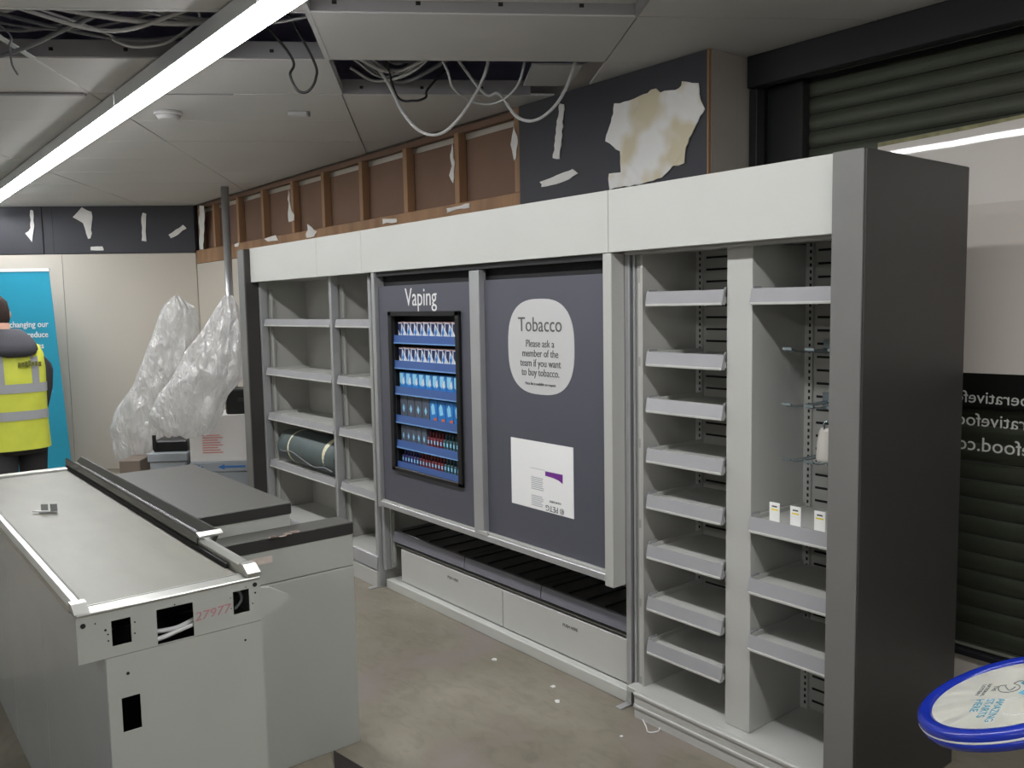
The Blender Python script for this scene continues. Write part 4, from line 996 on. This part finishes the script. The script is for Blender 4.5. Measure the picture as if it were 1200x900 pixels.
# trousers
MB().loft(rings_local([(.72, 0, 0, .17, .12), (.82, 0, 0, .18, .128), (.93, 0, 0, .172, .122), (.98, 0, 0, .16, .115)])).build('trouser_seat', trous, per)
for s in (1, -1):
    k_ = [(.09*s, 0, .82), (.10*s, .06 if s > 0 else -.04, .5), (.10*s, .0 if s > 0 else -.15, .1)]
    MB().loft([[MP @ Vector((p_[0]+r_*math.cos(2*PI*k/16), p_[1]+r_*math.sin(2*PI*k/16), p_[2])) for k in range(16)] for p_, r_ in zip(k_, (.098, .08, .066))]).build('trouser_leg', trous, per)
    yb = .0 if s > 0 else -.15
    MB().loft([[MP @ Vector((.10*s+.045*c_*math.cos(2*PI*k/16), yb+.06+.13*c_*math.sin(2*PI*k/16), z_)) for k in range(16)] for z_, c_ in ((0, 1.0), (.03, 1.02), (.06, .9), (.1, .55))]).build('shoe', black_matt, per)
# vest
hv = mat('hi_vis_yellow', rgb(224, 230, 84), .6, var=.08, vscale=7, bump=.2, bscale=12)
refl = mat('reflective_grey', rgb(176, 178, 182), .4)
vrows = [(.755, 0, 0, .2, .158), (.85, 0, 0, .196, .152), (1.0, 0, 0, .192, .148), (1.15, 0, 0, .194, .15), (1.3, 0, .005, .198, .152), (1.39, 0, .012, .192, .142), (1.445, 0, .02, .17, .12), (1.475, 0, .03, .12, .1)]
vest = MB().loft(rings_local(vrows), cap=False).build('vest', hv, per)
def vest_at(z):
    for a, b in zip(vrows, vrows[1:]):
        if a[0] <= z <= b[0]:
            t = (z-a[0])/(b[0]-a[0]); return tuple(a[i]+(b[i]-a[i])*t for i in range(5))
for zc in (1.165, .985):
    MB().loft(rings_local([(z_, c[1], c[2], c[3]+.004, c[4]+.004) for z_ in (zc-.03, zc, zc+.03) for c in [vest_at(z_)]]), cap=False).build('reflective_band', refl, vest)
for s in (1, -1):
    pl = []
    for z_ in (1.195, 1.25, 1.3, 1.35, 1.4, 1.44, 1.465):
        c = vest_at(z_); r_ = []
        for dx in (-.024, .024):
            x_ = s*(.105 if z_ < 1.42 else .105-.35*(z_-1.42))+dx; t = min(.98, abs(x_)/c[3]); y_ = c[2]-(c[4]+.006)*(1-t**2.3)**(1/2.3); r_.append(MP @ Vector((x_, y_, z_)))
        pl.append(r_)
    MB().loft(pl, closed=False).build('shoulder_band', refl, vest)
rr = random.Random(4)
mk = MB()
for k in range(7): mk.box(-.0+.02*k, .016+.02*k, -.1605, -.157, 1.315+rr.uniform(-.012, .0), 1.335+rr.uniform(0, .015))
mk.bm.transform(MP) if hasattr(mk.bm, 'transform') else None
mk.build('back_print', mat('vest_print', rgb(110, 112, 40), .7), vest)

# crates, boxes
crate_m = mat('grey_crate', rgb(150, 156, 162), .5, var=.03, vscale=6); blue_ink = mat('blue_arrow', rgb(50, 110, 180), .5)
def crate(label, pl, pr, ptop, a, depth, h_lid=.09, arrow=()):
    p0 = at_a(pl, ptop, a); p1 = at_a(pr, ptop, a); wd = (p1-p0).length; zt = (p0.z+p1.z)/2
    t = thing('storage_crate', label, 'crate', ((p0.x+p1.x)/2, (p0.y+p1.y)/2, 0)); M = gframe(Vector((p0.x, p0.y, 0)))
    MB().box(.012, wd-.012, .012, depth-.012, 0, zt-h_lid, bev=.01, M=M).build('crate_body', crate_m, t)
    l = MB().box(0, wd, 0, depth, zt-h_lid, zt, bev=.006, M=M).build('lid', crate_m, t)
    if arrow:
        for u in arrow:
            b = MB(); zc = zt-h_lid*.5; x = wd*u[0]; L = wd*u[1]
            b.prism([(x, zc), (x+.05, zc+.022), (x+.05, zc+.008), (x+L, zc+.008), (x+L, zc-.008), (x+.05, zc-.008), (x+.05, zc-.022)], 1, -.002, .001); bmesh.ops.transform(b.bm, matrix=M, verts=b.bm.verts); b.build('arrow', blue_ink, l)
    return t, zt, M, wd
c1, z1, M1, w1 = crate('grey lidded crate under the plastic sheet, left of the white box', 172, 219, 531, 7.0, .42, .07, ())
c2, z2, M2, w2 = crate('grey lidded crate with a blue arrow carrying the white box', 222, 322, 541, 6.95, .5, .08, ((.33, .32), (.04, .12)))
wbx = thing('white_box', 'white cardboard box with faded red print on the grey crate', 'box', M2 @ Vector((.25, .2, z2)))
p = at_a(222, 487, 6.98); hb = at_a(250, 487, 6.98).z-z2
MB().box(.0, w2-.03, .03, .42, z2, z2+hb, bev=.004, M=M2).build('carton', mat('white_carton', rgb(232, 230, 228), .55, var=.02), wbx)
rp = MB()
for k in range(8): rp.box(.10, .10+.16-.02*(k % 3), .027, .0305, z2+.07+k*.02, z2+.078+k*.02)
bmesh.ops.transform(rp.bm, matrix=M2, verts=rp.bm.verts); rp.build('red_print', mat('faded_red', rgb(222, 150, 146), .6), wbx)
rp = MB(); rp.box(.08, .2, .027, .0305, z2+.27, z2+.276); rp.box(.44, .46, .027, .0305, z2+.2, z2+.3); bmesh.ops.transform(rp.bm, matrix=M2, verts=rp.bm.verts); rp.build('grey_print', print_grey, wbx)
bi = thing('black_case', 'black plastic case lying on top of the white box', 'case', M2 @ Vector((.4, .2, z2+hb)))
MB().box(.28, .62, .08, .34, z2+hb, z2+hb+.2, bev=.012, M=M2).build('case', black, bi)
MB().box(.38, .52, .072, .08, z2+hb+.1, z2+hb+.13, bev=.003, M=M2).build('handle', dark_edge, bi)
di = thing('dark_tray', 'low black tray on the grey crate beneath the plastic', 'tray', M1 @ Vector((.2, .2, z1)))
MB().box(.03, w1-.01, .06, .34, z1, z1+.09, bev=.01, M=M1).build('tray', black, di)
MB().box(.03, .06, .05, .06, z1+.02, z1+.14, bev=.003, M=M1).build('tab', black_matt, di)
p = at_a(140, 552, 7.3); M3 = gframe(Vector((p.x, p.y, 0)))
tag(MB().box(0, .17, 0, .3, 0, at_a(150, 540, 7.3).z, bev=.006, M=M3).build('brown_carton', mat('dull_brown_card', rgb(120, 108, 98), .7, var=.05)), 'dull brown carton on the floor at the foot of the plastic sheet', 'carton')

# translucent plastic sheets
def plastic():
    m = bpy.data.materials.new('plastic_sheet'); m.use_nodes = True; nt = m.node_tree
    for n in list(nt.nodes): nt.nodes.remove(n)
    o = nt.nodes.new('ShaderNodeOutputMaterial'); tr = nt.nodes.new('ShaderNodeBsdfTransparent'); tl = nt.nodes.new('ShaderNodeBsdfTranslucent'); df = nt.nodes.new('ShaderNodeBsdfDiffuse'); gl = nt.nodes.new('ShaderNodeBsdfGlossy')
    gl.inputs['Roughness'].default_value = .16; df.inputs[0].default_value = (.94, .94, .94, 1); tl.inputs[0].default_value = (.95, .95, .95, 1)
    tc = nt.nodes.new('ShaderNodeTexCoord'); mp = nt.nodes.new('ShaderNodeMapping'); mp.inputs['Scale'].default_value = (6, 6, 2.6); mp.inputs['Rotation'].default_value = (.25, .2, 0)
    n = nt.nodes.new('ShaderNodeTexNoise'); n.inputs['Scale'].default_value = 1.3; n.inputs['Detail'].default_value = 2.5; n.inputs['Distortion'].default_value = .4
    nt.links.new(tc.outputs['Object'], mp.inputs[0]); nt.links.new(mp.outputs[0], n.inputs['Vector'])
    v = nt.nodes.new('ShaderNodeTexVoronoi'); v.feature = 'F1'; v.inputs['Scale'].default_value = 1.7; nt.links.new(mp.outputs[0], v.inputs['Vector'])
    bp = nt.nodes.new('ShaderNodeBump'); bp.inputs['Strength'].default_value = .9; bp.inputs['Distance'].default_value = .05; va = nt.nodes.new('ShaderNodeMath'); va.operation = 'ADD'; n3 = nt.nodes.new('ShaderNodeTexNoise'); n3.inputs['Scale'].default_value = 3.5; n3.inputs['Detail'].default_value = 4; n3.inputs['Distortion'].default_value = .8; nt.links.new(mp.outputs[0], n3.inputs['Vector'])
    nt.links.new(v.outputs[0], va.inputs[0]); nt.links.new(n3.outputs['Fac'], va.inputs[1]); nt.links.new(va.outputs[0], bp.inputs['Height'])
    for s in (tl, df, gl): nt.links.new(bp.outputs[0], s.inputs['Normal'])
    m1 = nt.nodes.new('ShaderNodeMixShader'); m1.inputs[0].default_value = .5; nt.links.new(df.outputs[0], m1.inputs[1]); nt.links.new(tl.outputs[0], m1.inputs[2])
    m2 = nt.nodes.new('ShaderNodeMixShader'); m2.inputs[0].default_value = .24; nt.links.new(m1.outputs[0], m2.inputs[1]); nt.links.new(gl.outputs[0], m2.inputs[2])
    m3 = nt.nodes.new('ShaderNodeMixShader'); rp_ = nt.nodes.new('ShaderNodeMapRange'); rp_.inputs[1].default_value = .3; rp_.inputs[2].default_value = .7; rp_.inputs[3].default_value = .5; rp_.inputs[4].default_value = .97
    nt.links.new(n.outputs['Fac'], rp_.inputs[0]); nt.links.new(rp_.outputs[0], m3.inputs[0])
    nt.links.new(tr.outputs[0], m3.inputs[1]); nt.links.new(m2.outputs[0], m3.inputs[2]); nt.links.new(m3.outputs[0], o.inputs[0]); return m
plas = plastic()
def bag(label, rows, a, depthk, seed):
    """rows: (py, left px, right px); lofted, creased sheet"""
    n = 110; rings = []; K = 80
    def interp(i, t):
        f = t*(len(rows)-1); k = min(int(f), len(rows)-2); u = f-k; return rows[k][i]*(1-u)+rows[k+1][i]*u
    for j in range(K+1):
        t = j/K; py = interp(0, t); l = at_a(interp(1, t), py, a); r = at_a(interp(2, t), py, a); c = (l+r)/2; hw = (r-l).length/2
        ring = []
        for k in range(n):
            th = 2*PI*k/n; q = Vector((math.cos(th)*1.2, math.sin(th)*1.2, t*2.2+seed))
            f = 1+.18*noise.noise(q*1.6)+.07*(1-abs(noise.noise(q*3.5+Vector((0, 0, t*-1.5)))))*1.0-.05+.05*math.sin(9*th+6*t+seed)*t
            f += .10*abs(noise.noise(Vector((q.x*2.6, q.y*2.6, q.z*1.1+th*.8))))**.7-.04+.035*abs(noise.noise(q*7))
            pz = c.z+.025*noise.noise(q*2.5)
            ring.append((c.x+GB.x*hw*f*math.cos(th)+GA.x*hw*depthk*f*math.sin(th), c.y+GB.y*hw*f*math.cos(th)+GA.y*hw*depthk*f*math.sin(th), max(.003, pz)))
        rings.append(ring)
    return tag(MB().loft(rings, cap=False).build('plastic_sheet', plas), label, 'plastic sheet')
bag('tall clear plastic sheet draped in the corner, left of the fuller one', [(347, 203, 211), (360, 193, 226), (385, 183, 232), (420, 168, 228), (450, 155, 222), (475, 138, 216), (500, 129, 212), (525, 133, 205), (545, 142, 190), (640, 135, 200)], 7.75, .55, 1.3)
bag('full billowing clear plastic sheet draped over the crates and white box', [(347, 263, 272), (360, 254, 279), (385, 238, 284), (410, 218, 288), (438, 203, 288), (450, 195, 276), (465, 184, 264), (485, 176, 258), (500, 183, 250), (511, 196, 240)], 6.7, .45, 4.1)

# mirrored window lettering
mirror_text('cooperativef', 'ood', 1128, 471, .066)
mirror_text('@cooperativefo', 'od', 1132, 498, .070)
mirror_text('cooperativefood.c', 'oop', 1134, 527, .076)
